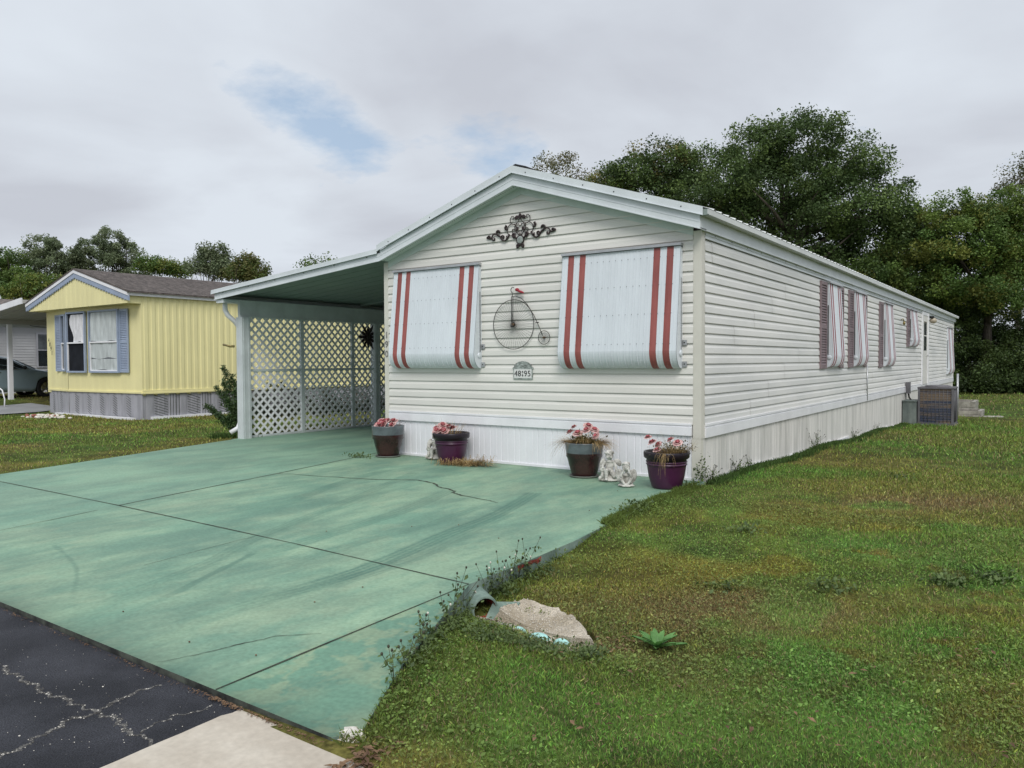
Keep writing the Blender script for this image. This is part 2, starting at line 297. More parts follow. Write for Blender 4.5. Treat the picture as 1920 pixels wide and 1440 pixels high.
# ------------------------------------------------------------------ terrain
CP = np.array([(-23.5, 2.5, 0.28), (-26, 5, 0.30), (-22.3, 2, 0.12), (-20.2, 1, 0.0), (-15, 1.5, 0.0), (-15, -5, -0.02), (-10, 0, 0.0), (-8.7, 0, 0.03), (-8.2, -4, 0.0), (-10, 8, 0.0), (-40, 10, 0.35), (-20, -12, -0.1),
               (0.2, 0.2, 0.02), (0.3, -0.5, 0.055), (0.2, -1, 0.055), (0.22, -1.6, 0.055), (0.3, -2.2, 0.052), (0.36, -2.6, 0.045), (0.6, -2.6, 0.03), (0.6, -3.4, -0.01), (0.75, -4.1, -0.05), (0.62, -4.6, -0.11), (1.1, -4.75, -0.12), (1.5, -4.6, -0.08), (1.1, -5.3, 0.035), (0.85, -5.3, 0.035), (0.70, -5.0, 0.0), (1.3, -5.8, 0.05), (1.1, -5.8, 0.045), (1.22, -6.1, 0.05), (1.4, -6.3, 0.05), (1.5, -5.1, 0.0), (1.9, -5.2, -0.03), (1.9, -4.2, -0.04), (2.6, -3.6, -0.05),
               (3, -6, -0.02), (3.2, -8.1, 0.0), (6, -6, -0.05), (5, -2, -0.06), (2, 0, -0.02), (0.3, 4.1, -0.05), (0.5, 8.5, -0.16), (0.5, 13.5, -0.27), (2.5, 13, -0.27), (1, 20, -0.28), (0, 31, -0.28), (8, 20, -0.25), (10, 5, -0.12), (12, 35, -0.28), (-5, 35, -0.25), (-20, 40, 0), (30, 0, -0.1), (-60, 30, 0.4), (0, 80, 0), (60, 60, 0), (-60, -20, 0), (40, -40, 0), (-4, -2, 0.0), (-6, 8, 0.0), (-4, 20, -0.15), (-12, 20, -0.05)])
def hz(x, y):
    x = np.asarray(x, float); y = np.asarray(y, float); num = 0; den = 0
    for cx, cy, cz in CP:
        w_ = 1.0/(((x-cx)**2+(y-cy)**2+0.02)**1.6); num = num+w_*cz; den = den+w_
    return num/den+0.012*(fbm(x*1.7, y*1.7, 3)-0.5)
XR_Y = [-6.3, -6.2, -5.69, -4.54, -3.95, -3.25, -2.63, -1.28, -0.5, 0.0]; XR_X = [1.10, 1.15, 0.86, 0.33, 0.32, 0.29, 0.22, 0.12, 0.10, 0.06]
def xr(y): return np.interp(y, XR_Y, XR_X)
def xl(y): return np.interp(y, [-6.3, -4.14, 0.15, 1.0], [-6.6, -7.27, -8.57, -8.62])
def in_slab(x, y, m=0.0):
    return ((y > -6.3-m) & (y < 0.05) & (x > xl(y)-m) & (x < xr(y)+m)) | ((y >= 0) & (y < 14) & (x > -8.62-m) & (x < -4.7))
def gut_r(y): return np.interp(-y, [6.3, 6.5, 8, 12, 40], [1.33, 1.50, 1.95, 2.3, 2.6])
def in_road(x, y, m=0.0): return (y < -6.28+m) & (x < gut_r(y)+m)
def in_swale(x, y): 
    return (((x-0.86)/0.50)**2+((y+4.62)/0.22)**2) < 1
# lawn colour
PATCH = [(G(1350, 1010), 1.2, (0.6, 0.35), 'y'), (G(1150, 1050), .8, (0.9, 0.6), 'y')]
def lawncol(x, y):
    n1 = fbm(x*0.55+3, y*0.55+8, 4); n2 = fbm(x*1.6+30, y*1.6, 4); n3 = fbm(x*0.9-12, y*0.9+40, 4); n4 = fbm(x*7, y*7, 2)
    ol = np.array([0.178, 0.182, 0.060]); yg = np.array([0.225, 0.215, 0.050]); dg = np.array([0.100, 0.165, 0.044]); br = np.array([0.195, 0.152, 0.085]); bg_ = np.array([0.110, 0.215, 0.056])
    def mixc(c, t, d): return c*(1-t[..., None])+d*t[..., None]
    c = np.broadcast_to(ol, x.shape+(3,)).copy()
    c = mixc(c, np.clip(sstep(0.45, 0.62, n1)*0.8+0.55*sstep(2.6, 5.0, x+0.25*y+1.0), 0, 0.9), dg)
    # yellow-green moss-like turf by the driveway
    ym = np.exp(-(((x-1.9)/1.3)**2+((y+2.6)/1.5)**2)); c = mixc(c, np.clip(ym*1.1*sstep(0.25, 0.5, n2), 0, 0.9), yg)
    c = mixc(c, sstep(0.64, 0.76, n3)*0.35, br)
    for (px, py), a, b, k in [(G(1400, 1120, 0), 0.75, 0.16, 0), (G(1560, 1150, 0), 0.5, 0.12, 0), (G(1350, 1165, 0), .5, .09, 0), (G(1750, 940, 0), 1.1, 0.22, 0), (G(1170, 1165, 0), .35, .12, 0)]:
        d = ((x-px)*0.8+(y-py)*0.6)/a; e_ = (-(x-px)*0.6+(y-py)*0.8)/(b*2.0); c = mixc(c, np.clip(1.1*np.exp(-d*d-e_*e_)*sstep(0.25, 0.5, n2), 0, 0.95), br)
    for (px, py), a in [(G(1480, 1215, 0), 0.35), (G(1560, 1245, 0), 0.3), (G(1610, 1030, 0), 0.45), (G(1780, 1190, 0), 0.4), (G(1340, 890, 0), .8), (G(1650, 1350, 0), .45), (G(1840, 1080, 0), .6)]:
        c = mixc(c, np.clip(1.1*np.exp(-(((x-px)**2+(y-py)**2)/a**2))*sstep(0.2, 0.45, n4), 0, 0.9), bg_)
    c = mixc(c, sstep(0.62, 0.72, fbm(x*1.1+70, y*1.1-5, 3))*0.6, bg_)
    c = c*(0.8+0.4*n4)[..., None]*np.array([1.10, 1.14, 0.86])
    return c
def warp(lo, hi, c, n, s):
    a = math.asinh((lo-c)/s); b = math.asinh((hi-c)/s); return c+s*np.sinh(np.linspace(a, b, n))
gx = warp(-140, 140, 1.0, 420, 1.6); gy = warp(-60, 200, -4.3, 420, 1.6); GX, GY = np.meshgrid(gx, gy)
GZ = hz(GX, GY); 
GZ = np.where(in_slab(GX, GY, -0.12), -0.06, GZ); GZ = np.where(in_road(GX, GY, -0.1), -0.06, GZ); GZ = np.where(in_swale(GX, GY), GZ-0.07, GZ)
far = sstep(60, 120, np.hypot(GX, GY)); GZ = GZ*(1-far)
nx, ny = len(gx), len(gy); idx = np.arange(nx*ny).reshape(ny, nx)
F = np.stack([idx[:-1, :-1], idx[:-1, 1:], idx[1:, 1:], idx[1:, :-1]], -1).reshape(-1, 4)
tc_ = lawncol(GX, GY)*np.array([0.62, 0.55, 0.65])
o = np_mesh('ground', np.stack([GX, GY, GZ], -1).reshape(-1, 3), F, M['ground'], tc_.reshape(-1, 3), smooth=True); tag(o, kind='structure')

# ------------------------------------------------------------------ driveway slab
def seg_dist(px, py, path):
    best = np.full(px.shape, 1e9); side = np.zeros(px.shape); along = np.zeros(px.shape); acc = 0
    for (x0, y0), (x1, y1) in zip(path[:-1], path[1:]):
        dx, dy = x1-x0, y1-y0; l = math.hypot(dx, dy); t = np.clip(((px-x0)*dx+(py-y0)*dy)/(l*l), 0, 1)
        d = np.hypot(px-x0-t*dx, py-y0-t*dy); sd_ = ((px-x0)*dy-(py-y0)*dx)/l; k_ = d < best
        best = np.where(k_, d, best); side = np.where(k_, sd_, side); along = np.where(k_, acc+t*l, along); acc += l
    return best, side, along, acc
def smoothpath(p, n=8):
    p = [Vector((a, b, 0)) for a, b in p]; q = []
    P = [p[0]]+p+[p[-1]]
    for i in range(1, len(P)-2):
        for k_ in range(n):
            t = k_/n; a, b, c, d = P[i-1], P[i], P[i+1], P[i+2]
            v = 0.5*((2*b)+(-a+c)*t+(2*a-5*b+4*c-d)*t*t+(-a+3*b-3*c+d)*t**3); q.append((v.x, v.y))
    q.append((p[-1].x, p[-1].y)); return q
TYRES = [([(-1.13, -1.62), (-0.78, -2.77), (-0.66, -3.56), (-0.46, -4.56), (-0.44, -5.19), (-0.5, -5.65)], 0.17, 0.85, True),
         ([(-1.12, -2.55), (-0.99, -3.44), (-1.01, -4.02), (-0.97, -4.57), (-0.92, -5.25)], 0.13, 0.42, True),
         ([(-1.95, -2.0), (-1.61, -3.03), (-1.46, -3.87), (-1.35, -4.64), (-1.4, -5.12)], 0.19, 0.5, True),
         ([(-3.13, -1.22), (-2.59, -2.47), (-2.16, -3.55), (-1.76, -4.52), (-1.4, -5.2), (-1.2, -5.78), (-0.98, -6.18)], 0.14, 0.45, True),
         ([(-2.55, -1.5), (-2.4, -2.6), (-2.0, -3.8), (-1.66, -4.6), (-1.3, -5.3)], 0.12, 0.3, True),
         ([(-0.73, -2.59), (-0.4, -4.15), (-0.36, -4.94), (-0.44, -5.49), (-0.4, -6.08)], 0.15, 0.5, True),
         ([(-2.87, -5.48), (-2.11, -5.68), (-1.5, -5.97), (-1.14, -6.19)], 0.03, 0.4, False),
         ([G(730, 880), G(640, 905), G(560, 935), G(480, 965)], 0.16, 0.35, False),
         ([G(480, 1035), G(400, 1075), G(300, 1125), G(200, 1160)], 0.05, 0.6, False)]
def slabcol(x, y):
    n1 = fbm(x*0.9, y*0.45, 5); n2 = fbm(x*3+9, y*1.2+4, 4); n3 = fbm(x*6+9, y*6+4, 4)
    lite = np.array([0.240, 0.355, 0.245]); mid = np.array([0.152, 0.275, 0.200]); dk = np.array([0.070, 0.165, 0.125])
    t = sstep(0.36, 0.66, 0.36*n1+0.32*n2+0.32*fbm(x*14, y*5, 5, 0.6))[..., None]; c = mid*(1-t)+lite*t
    sc1 = sstep(0.60, 0.70, fbm(x*2.2+31, y*0.9+3, 5))*0.22; c = c*(1-sc1[..., None])+dk*1.35*sc1[..., None]; sc2 = sstep(0.62, 0.72, fbm(x*4+11, y*3+77, 4))*0.22; c = c*(1-sc2[..., None])+np.array([0.33, 0.40, 0.27])*sc2[..., None]
    c = c*(0.93+0.14*n3)[..., None]
    # older paint: the strip right of the long joint is worn and yellowish, the carport lane smoother and darker
    rgt = (sstep(0.31, 0.36, x+0.02*(n3-0.5))*(y < -4.4))[..., None]; mo = (sstep(0.44, 0.56, fbm(x*11+3+2*n3, y*9+1, 6, 0.65))*sstep(0.30, 0.55, fbm(x*1.5, y*1.5+9, 3)+0.12))[..., None]; c = c*(1-rgt)+(np.array([0.138, 0.268, 0.190])*(1-mo)+np.array([0.225, 0.320, 0.210])*mo)*rgt
    lane = (sstep(0, 0.02, (-4.0+(-y-4.37)*0.22)-x)*(y > -5.9))[..., None]*0.45; c = c*(1-lane)+np.array([0.150, 0.272, 0.205])*(0.9+0.25*n2[..., None])*lane
    for path, wd, st, tread in TYRES:
        d, s, al, tot = seg_dist(x, y, smoothpath(path)); m = (1-sstep(wd*0.42, wd*0.56, d+0.03*(n3-0.5)))*st
        if tread: m = m*(0.55+0.45*(np.sin(s*2*math.pi/0.046) > -0.1))*(0.8+0.2*(np.sin(al*2*math.pi/0.05+np.sin(s*90)) > 0))
        fade = sstep(0, 0.08, al)*(1-sstep(tot-0.9, tot, al))
        m = m*fade*sstep(0.2, 0.5, n2+0.15); c = c*(1-m[..., None])+dk*m[..., None]
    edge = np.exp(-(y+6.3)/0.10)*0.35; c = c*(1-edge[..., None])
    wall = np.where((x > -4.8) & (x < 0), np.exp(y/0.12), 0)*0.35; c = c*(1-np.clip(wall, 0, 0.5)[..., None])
    return np.clip(c, 0.02, 1)
ys = np.linspace(-6.3, 0.0, 400); us = np.linspace(0, 1, 620); us = 1-(1-us)**1.0
A = xl(ys)[:, None]*(1-us)+xr(ys)[:, None]*us; B = np.repeat(ys[:, None], len(us), 1)
top = np.full(A.shape, 0.06)
idx = np.arange(A.size).reshape(A.shape); Fs = np.stack([idx[:-1, :-1], idx[:-1, 1:], idx[1:, 1:], idx[1:, :-1]], -1).reshape(-1, 4)
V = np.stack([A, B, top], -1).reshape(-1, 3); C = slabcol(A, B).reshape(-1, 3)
y2 = np.linspace(0, 14, 140); x2 = np.linspace(-8.6, -4.7, 130); X2, Y2 = np.meshgrid(x2, y2); i2 = np.arange(X2.size).reshape(X2.shape)+len(V)
F2 = np.stack([i2[:-1, :-1], i2[:-1, 1:], i2[1:, 1:], i2[1:, :-1]], -1).reshape(-1, 4)
V = np.concatenate([V, np.stack([X2, Y2, np.full(X2.shape, 0.06)], -1).reshape(-1, 3)]); C = np.concatenate([C, slabcol(X2, Y2).reshape(-1, 3)]); Fs = np.concatenate([Fs, F2]); MI = [0]*len(Fs)
# side faces
def wallstrip(ring, depth, m_=1):
    global V, C, Fs, MI
    b = len(V); P = np.array(ring); n = len(P); V = np.concatenate([V, P, P-np.array([0, 0, depth])]); C = np.concatenate([C, np.ones((2*n, 3))])
    ff = np.array([(b+i, b+i+n, b+i+n+1, b+i+1) for i in range(n-1)]); Fs = np.concatenate([Fs, ff]); MI += [m_]*len(ff)
wallstrip([(xr(y), y, 0.06) for y in ys], 0.32); wallstrip([(x, -6.3, 0.06) for x in A[0]], 0.12, 3); wallstrip([(xl(y), y, 0.06) for y in ys]+[(-8.6, y, 0.06) for y in y2], 0.2)
# joints and cracks (dark filled grooves)
def strip(path, wd, jag=0.0, z=0.0632, mi=2, taper=False, sub=6):
    global V, C, Fs, MI
    P = []; rr = random.Random(int(abs(path[0][0]*1000))+3)
    for (x0, y0), (x1, y1) in zip(path[:-1], path[1:]):
        for k_ in range(sub): t = k_/sub; P.append((x0+(x1-x0)*t+rr.uniform(-jag, jag), y0+(y1-y0)*t+rr.uniform(-jag, jag)))
    P.append(path[-1]); n = len(P); b = len(V); vs = []
    for i, (x, y) in enumerate(P):
        a = P[max(i-1, 0)]; c = P[min(i+1, n-1)]; dx, dy = c[0]-a[0], c[1]-a[1]; l = math.hypot(dx, dy) or 1; w_ = wd*(0.6+0.8*rr.random() if jag else 1)*0.5
        if taper: w_ *= max(0.15, math.sin(math.pi*(0.08+0.84*i/(n-1))))
        vs += [(x-dy/l*w_, y+dx/l*w_, z), (x+dy/l*w_, y-dx/l*w_, z)]
    V = np.concatenate([V, np.array(vs)]); C = np.concatenate([C, np.ones((2*n, 3))]); ff = np.array([(b+2*i, b+2*i+1, b+2*i+3, b+2*i+2) for i in range(n-1)]); Fs = np.concatenate([Fs, ff]); MI += [mi]*len(ff)
b_ = len(V); pr_ = [(y, float(xr(y))+0.0025) for y in np.linspace(-4.02, -3.72, 7)]; V = np.concatenate([V, np.array([p for i, (y, x) in enumerate(pr_) for p in ((x, y, 0.055-0.004*(i % 3)), (x, y, 0.012+0.007*((i*2) % 5)))])]); C = np.concatenate([C, np.ones((14, 3))]); Fs = np.concatenate([Fs, np.array([(b_+2*i, b_+2*i+1, b_+2*i+3, b_+2*i+2) for i in range(6)])]); MI += [4]*6
strip([(-7.2, -4.395), (-4, -4.40), (-1.4, -4.46), (0.33, -4.545)], 0.011, 0.001)
strip([(-4.0, -4.4), (-4.45, -2.24), (-4.95, -0.05)], 0.014, 0.002)
strip([(0.33, -4.54), (0.40, -6.3)], 0.009, 0.001)
strip([(-3.72, -5.5), (-3.93, -4.62)], 0.007, 0.002)
strip([(-1.83, -4.48), (-1.79, -4.9), (-1.72, -5.42)], 0.004, 0.002)
strip([(-4.45, -2.24), (-3.85, -2.10), (-3.14, -1.93), (-2.68, -1.70), (-2.4, -1.74), (-2.2, -1.90), (-1.9, -2.0), (-1.80, -2.12), (-1.62, -2.19), (-1.3, -2.25), (-1.09, -2.31)], 0.024, 0.014, taper=True)
strip([(-0.07, -6.28), (-0.0, -6.1), (0.04, -5.93), (0.10, -5.77), (0.25, -5.62)], 0.006, 0.006, taper=True)
strip([(-4.95, -0.05), (-4.88, 1)], 0.02, 0.004)
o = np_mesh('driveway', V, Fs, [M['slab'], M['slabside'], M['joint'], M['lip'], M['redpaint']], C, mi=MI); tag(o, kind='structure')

# road, gutter apron, path
mb = MB(); mb.add([(-60, -6.305, 0.036), (0.60, -6.305, 0.036), (0.585, -6.84, 0.036), (0.5, -40, 0.036), (-60, -40, 0.036)], [(0, 1, 2, 3, 4)])
g2 = lambda x, y: G(x, y, 0.036)
tag(mb.build('road', [M['asphalt']], fix=False), kind='structure')
mb = MB(); rr = random.Random(12)
def crumbs(path, wd, dens):
    for (x0, y0), (x1, y1) in zip(path[:-1], path[1:]):
        l = math.hypot(x1-x0, y1-y0); n = int(l*dens); ph = rr.uniform(0, 6)
        for i in range(n):
            t = rr.random(); wob = 0.010*math.sin(t*l*38+ph)+0.006*math.sin(t*l*95); k_ = 0.45+0.75*abs(math.sin(t*l*11+ph)); nx_, ny_ = -(y1-y0)/l, (x1-x0)/l; o_ = wob+rr.gauss(0, wd*0.36)*k_; r_ = rr.uniform(0.0012, 0.0038)
            mb.ell((x0+(x1-x0)*t+nx_*o_, y0+(y1-y0)*t+ny_*o_, 0.0365), (r_*rr.uniform(.7, 1.5), r_*rr.uniform(.7, 1.5), r_*0.5), 3, 0 if rr.random() < 0.93 else 1)
crumbs([g2(-120, 1215), g2(0, 1250), g2(90, 1300), g2(150, 1322), g2(185, 1335)], 0.013, 1500); crumbs([g2(-60, 1440), g2(0, 1420), g2(60, 1390), g2(130, 1350), g2(185, 1335)], 0.015, 1500)
crumbs([g2(185, 1335), g2(200, 1322), g2(225, 1310), g2(300, 1283)], 0.014, 1400); crumbs([g2(185, 1335), g2(215, 1348), g2(222, 1360), g2(290, 1395)], 0.014, 1400); crumbs([g2(262, 1374), g2(320, 1345), g2(400, 1325)], 0.007, 900)
for i in range(300): x, y = G(rr.uniform(-40, 420), rr.uniform(1150, 1440), 0.036); r_ = rr.uniform(0.001, 0.0028)*(2 if rr.random() < .03 else 1); (x < 0.58 and y < -6.33) and mb.ell((x, y, 0.0365), (r_, r_*.8, r_*.5), 3, 1 if rr.random() < .4 else 0)
tag(mb.build('crack_gravel', [M['crackfill'], M['shellbit']], fix=False), 'loose pale gravel lying in the cracks of the dark asphalt', 'gravel', kind='stuff')
mb = MB(); gy_ = [-6.325, -6.36, -6.40, -6.44, -6.5, -6.56, -6.64, -6.72, -6.8, -7, -7.3, -8, -9.5, -12, -20, -40]
vs = []
for y in gy_: xr_ = float(gut_r(y))-0.02; vs += [((0.60 if y > -6.4 else 0.585)+rr.uniform(-.004, .004), y, 0.041), (max(xr_, 1.0)+rr.uniform(-.015, .015), y, 0.044)]
mb.add(vs, [(2*i, 2*i+1, 2*i+3, 2*i+2) for i in range(len(gy_)-1)])
tag(mb.build('pavement', M['concrete'], fix=False), kind='structure')
mb = MB(); pv = []
for y in np.linspace(-30, 2.6, 40): 
    for x in (-22.6, -21.5, -20.35): pv.append((x, y, float(hz(x, y))+0.025))
mb.add(pv, [(3*i+j, 3*i+j+1, 3*i+j+4, 3*i+j+3) for i in range(39) for j in range(2)])
tag(mb.build('path', M['path'], fix=False), kind='structure')

# ------------------------------------------------------------------ main mobile home
HW, HL, PK = 4.82, 26.0, -2.391; D0, Z0 = 0.1143, 2.7411; YF = -0.19; SL = 0.3245
house = thing('mobile_home', (-2.41, 0, 0), 'long cream vinyl sided mobile home with white skirting and striped metal window awnings', 'mobile home')
fbz = lambda x: 3.615-SL*abs(x-PK)            # underside of rake fascia
def course(mb, zt, zb, xa0, xa1, xb0, xb1, P, mi=0):
    """one lap; xa*: limits at zt, xb*: limits at zb; P(u, out, z) -> point"""
    d = zt-zb; pr = [(-0.004, zt+0.002, 0), (0.0, zt-0.004, 0), (0.012, zt-0.40*d, 0.42), (0.016, zt-0.47*d, 0.47), (0.0195, zb, 1.0), (0.0195, zb-0.006, 1.0), (-0.004, zb+0.001, 1.0)]
    vs = []
    for o_, z, t in pr: vs += [P(xa0+(xb0-xa0)*t, o_, z), P(xa1+(xb1-xa1)*t, o_, z)]
    mb.add(vs, [(2*i, 2*i+1, 2*i+3, 2*i+2) for i in range(len(pr)-1)], mi)
Pf = lambda u, o_, z: (u, -o_, z)
Ps = lambda u, o_, z: (o_, u, z)
mb = MB(); rr = random.Random(5)
for k in range(-7, 18):
    zt = Z0-D0*k; zb = Z0-D0*(k+1) if k < 17 else 0.69
    def lim(z):
        if z <= 2.76: return -4.75, -0.08
        h = (3.60-z)/SL; return max(-4.75, PK-h), min(-0.08, PK+h)
    a0, a1 = lim(zt); b0, b1 = lim(zb)
    if zt > 3.60: a0 = a1 = PK
    # staggered panel joints
    j = -4.75+((k//2)*1.37 % 3.6)+0.5; ja = min(max(j, a0), a1); jb = min(max(j, b0), b1)
    course(mb, zt, zb, a0, ja, b0, jb, Pf); course(mb, zt, zb, ja, a1, jb, b1, lambda u, o_, z: (u, -o_-0.0028, z))
mb.build('siding', M['siding'], house, fix=False)
mb = MB()
for k in range(0, 18):
    zt = Z0-D0*k; zb = Z0-D0*(k+1) if k < 17 else 0.69
    js = [0.08]+sorted([(((k//2)*2.9+q*3.66) % 25.5)+0.3 for q in range(7)])+[25.92]
    for i in range(len(js)-1):
        dz = 0.0028*(i % 2); course(mb, zt, zb, js[i], js[i+1], js[i], js[i+1], lambda u, o_, z, dz=dz: (o_+dz, u, z))
mb.build('siding', M['siding_side'], house, fix=False)
# carcass behind the siding, left and rear wall
mb = MB(); mb.prism([(-4.80, 0.52), (-0.02, 0.52), (-0.02, 2.80), (PK, 3.58), (-4.80, 2.80)], 1, 0.01, 25.98)
mb.build('wall', M['siding'], house)
# corner posts
mb = MB(); mb.box(-0.082, 0.016, -0.016, 0.0, 0.53, 2.83); mb.box(0.0, 0.016, 0.0, 0.085, 0.53, 2.83); mb.build('corner_post', M['post'], house)
cp = MB().box(-4.83, -4.745, -0.016, 0.05, 0.56, 2.85).build('corner_post', M['post'], house)
MB().box(0.0, 0.016, 25.9, 26.0, 0.53, 2.83).build('corner_post', M['post'], house)
for ch, z in (('1', 1.79), ('9', 1.655), ('0', 1.515)): text_obj('house_number', ch, 0.135, (-4.785, -0.02, z), (1, 0, 0), (0, 0, 1), M['greynum'], cp)
# skirting
def ribs(mb, u0, u1, z0f, z1, P, step, depth, mi=0):
    u = u0; rr_ = random.Random(3); i = 0
    while u < u1-0.001:
        w_ = step*(1 if i % 3 else 0.72); v = min(u+w_, u1); g_ = min(0.012, (v-u)*0.3)
        q = [(u, 0.0), (u+g_, depth), (v-g_*0.5, depth*0.9), (v, 0.0)]
        vs = []
        for (a, o_) in q: vs += [P(a, o_, z0f(a)), P(a, o_, z1)]
        mb.add(vs, [(2*t, 2*t+1, 2*t+3, 2*t+2) for t in range(3)], mi); u = v; i += 1
mb = MB(); ribs(mb, -4.80, -0.10, lambda u: 0.075, 0.57, Pf, 0.105, 0.008); mb.build('skirting', M['white'], house, fix=False)
mb = MB(); mb.box(-4.80, -0.0, -0.022, 0.0, 0.058, 0.088); mb.build('skirting_track', M['trim'], house)
mb = MB(); ribs(mb, 0.05, 13.55, lambda u: float(hz(0.2, u))-0.05, 0.55, Ps, 0.16, 0.009); mb.build('skirting', M['skirt_side'], house, fix=False); mb = MB(); ribs(mb, 13.56, 25.9, lambda u: -0.4, 0.55, Ps, 0.16, 0.009); mb.build('skirting', M['skirt_side'], house, fix=False)
mb = MB(); mb.box(-0.095, 0.012, -0.014, 0, -0.05, 0.53); mb.box(0.0, 0.012, 0, 0.05, -0.1, 0.53); mb.build('skirting_corner', M['post'], house)
mb = MB(); rr = random.Random(8); y = 0.15
while y < 13.4:
    l = rr.uniform(0.3, 1.4); zz_ = float(hz(0.15, y)); mb.box(0.010, 0.030+rr.random()*0.01, y, min(y+l, 13.5), zz_-0.02, zz_+0.028+rr.random()*0.012); y += l+rr.uniform(0, 0.02)
mb.build('skirting_track', M['trim'], house)
mb = MB(); mb.box(-4.79, -0.02, 0.03, 0.06, -0.1, 0.56); mb.box(-0.04, -0.015, 0.03, 25.9, -0.45, 0.56); mb.box(-4.8, -4.77, 0.03, 25.9, -0.4, 0.56); mb.build('skirting_frame', M['skirt_side'], house)
# trim bands
mb = MB()
for (o0, o1, z0, z1) in ((0.0, 0.034, 0.56, 0.655), (0.0, 0.022, 0.655, 0.675), (0.0, 0.034, 0.675, 0.697)): mb.box(-4.742, -0.093, -o1, -o0, z0, z1)
mb.build('trim_band', M['trim'], house)
mb = MB()
for (o1, z0, z1) in ((0.032, 0.535, 0.645), (0.020, 0.645, 0.665), (0.032, 0.665, 0.69)): mb.box(0.0, o1, 0.086, 25.9, z0, z1)
mb.build('trim_band', M['trim'], house)
# rake fascia, soffit, frieze
def slopebox(mb, x0, x1, y0, y1, zb0, zb1, h0, h1=None, mi=0):
    h1 = h0 if h1 is None else h1
    mb.hexa([(x0, y0, zb0), (x1, y0, zb1), (x1, y1, zb1), (x0, y1, zb0), (x0, y0, zb0+h0), (x1, y0, zb1+h1), (x1, y1, zb1+h1), (x0, y1, zb0+h0)], mi)
XL, XRr = -4.738, 0.062
for x0, x1 in ((XL, PK), (PK, XRr)):
    mb = MB(); a, b = fbz(x0), fbz(x1)
    slopebox(mb, x0, x1, YF, YF+0.018, a, b, 0.070); slopebox(mb, x0, x1, YF-0.004, YF+0.018, a+0.070, b+0.070, 0.006); slopebox(mb, x0, x1, YF+0.003, YF+0.018, a+0.076, b+0.076, 0.077)
    slopebox(mb, x0, x1, YF-0.010, YF, a-0.004, b-0.004, 0.012)
    mb.build('fascia', M['fascia'], house)
    mb = MB(); slopebox(mb, x0, x1, YF+0.018, 0.0, a+0.006, b+0.006, 0.01)
    L_ = x1-x0; n = int(abs(L_)/0.032)
    for i in range(n):
        t = (i+0.5)/n; x = x0+L_*t; z = a+(b-a)*t+0.004; mb.box(x-0.006, x+0.006, -0.125, -0.112, z, z+0.0022, 1)
    mb.build('soffit', [M['soffit'], M['dark']], house)
    mb = MB(); xa = max(x0, -4.745); xb = min(x1, -0.08); za, zb = fbz(xa), fbz(xb); slopebox(mb, xa, xb, -0.022, 0.0, za-0.085, zb-0.085, 0.090); mb.build('frieze_board', M['soffit'], house)
    mb = MB(); slopebox(mb, x0-(0.04 if x0 == XL else 0), x1+(0.04 if x1 == XRr else 0), YF-0.026, YF-0.016, a+0.150+(-0.04*SL if x0 == XL else 0), b+0.150+(-0.04*SL if x1 == XRr else 0), 0.088)
    slopebox(mb, x0, x1+(0.04 if x1 == XRr else 0), YF-0.040, YF-0.026, a+0.147, b+0.147+(-0.04*SL if x1 == XRr else 0), 0.006)
    slopebox(mb, x0, x1+(0.04 if x1 == XRr else 0), YF-0.026, YF+0.10, a+0.238, b+0.238+(-0.04*SL if x1 == XRr else 0), 0.004)
    n = 6
    for i in range(n):
        t = (i+0.5)/n; x = x0+L_*t; z = a+(b-a)*t; mb.box(x-0.006, x+0.006, YF-0.030, YF-0.026, z+0.185, z+0.197, 1)
    mb.build('roof_trim', [M['fascia'], M['dark']], house)
# eave fascia along the side
mb = MB(); ze = fbz(XRr); mb.box(0.047, XRr, YF+0.018, 26.1, ze, ze+0.15); mb.box(0.0, 0.047, 0.0, 26.1, ze+0.003, ze+0.012); mb.build('fascia', M['fascia'], house)
mb = MB(); mb.box(0.0, 0.028, 0.085, 25.95, ze-0.03, ze+0.003); mb.box(0.0, 0.020, 0.085, 25.95, ze-0.058, ze-0.030); mb.box(0.0, 0.024, 0.085, 25.95, ze-0.068, ze-0.058)
for i in range(46): mb.box(0.028, 0.031, 0.35+i*0.56, 0.362+i*0.56, ze-0.02, ze-0.008, 1)
mb.build('frieze_board', [M['fascia'], M['dark']], house)
# roof metal with ribs
def roofz(x): return fbz(x)+0.236
mb = MB(); y0, y1 = YF-0.016, 26.2
for (xa, xb) in ((-4.80, PK), (PK, 0.16)):
    vs = []; y = y0; prof = []
    while y < y1: prof += [(y, 0), (y+0.17, 0), (y+0.185, 0.02), (y+0.212, 0.02), (y+0.227, 0)]; y += 0.2286
    prof.append((y1, 0))
    for (yy, h) in prof:
        for x in (xa, xb): vs.append((x, yy, roofz(x)+h))
    mb.add(vs, [(2*i, 2*i+1, 2*i+3, 2*i+2) for i in range(len(prof)-1)])
mb.box(0.064, 0.156, YF+0.02, 26.2, roofz(0.16)-0.062, roofz(0.16)-0.058, 0); mb.box(0.150, 0.156, YF-0.01, 26.2, roofz(0.16)-0.058, roofz(0.16)-0.002, 0)
mb.build('roof', M['roofm'], house, fix=False)
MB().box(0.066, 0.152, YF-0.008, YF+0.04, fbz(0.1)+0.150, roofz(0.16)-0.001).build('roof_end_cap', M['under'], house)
mb = MB(); slopebox(mb, PK-0.16, PK, YF+0.05, 26.1, roofz(PK-0.16)+0.02, roofz(PK)+0.02, 0.02); slopebox(mb, PK, PK+0.16, YF+0.05, 26.1, roofz(PK)+0.02, roofz(PK+0.16)+0.02, 0.02); mb.build('ridge_cap', M['dark'], house)

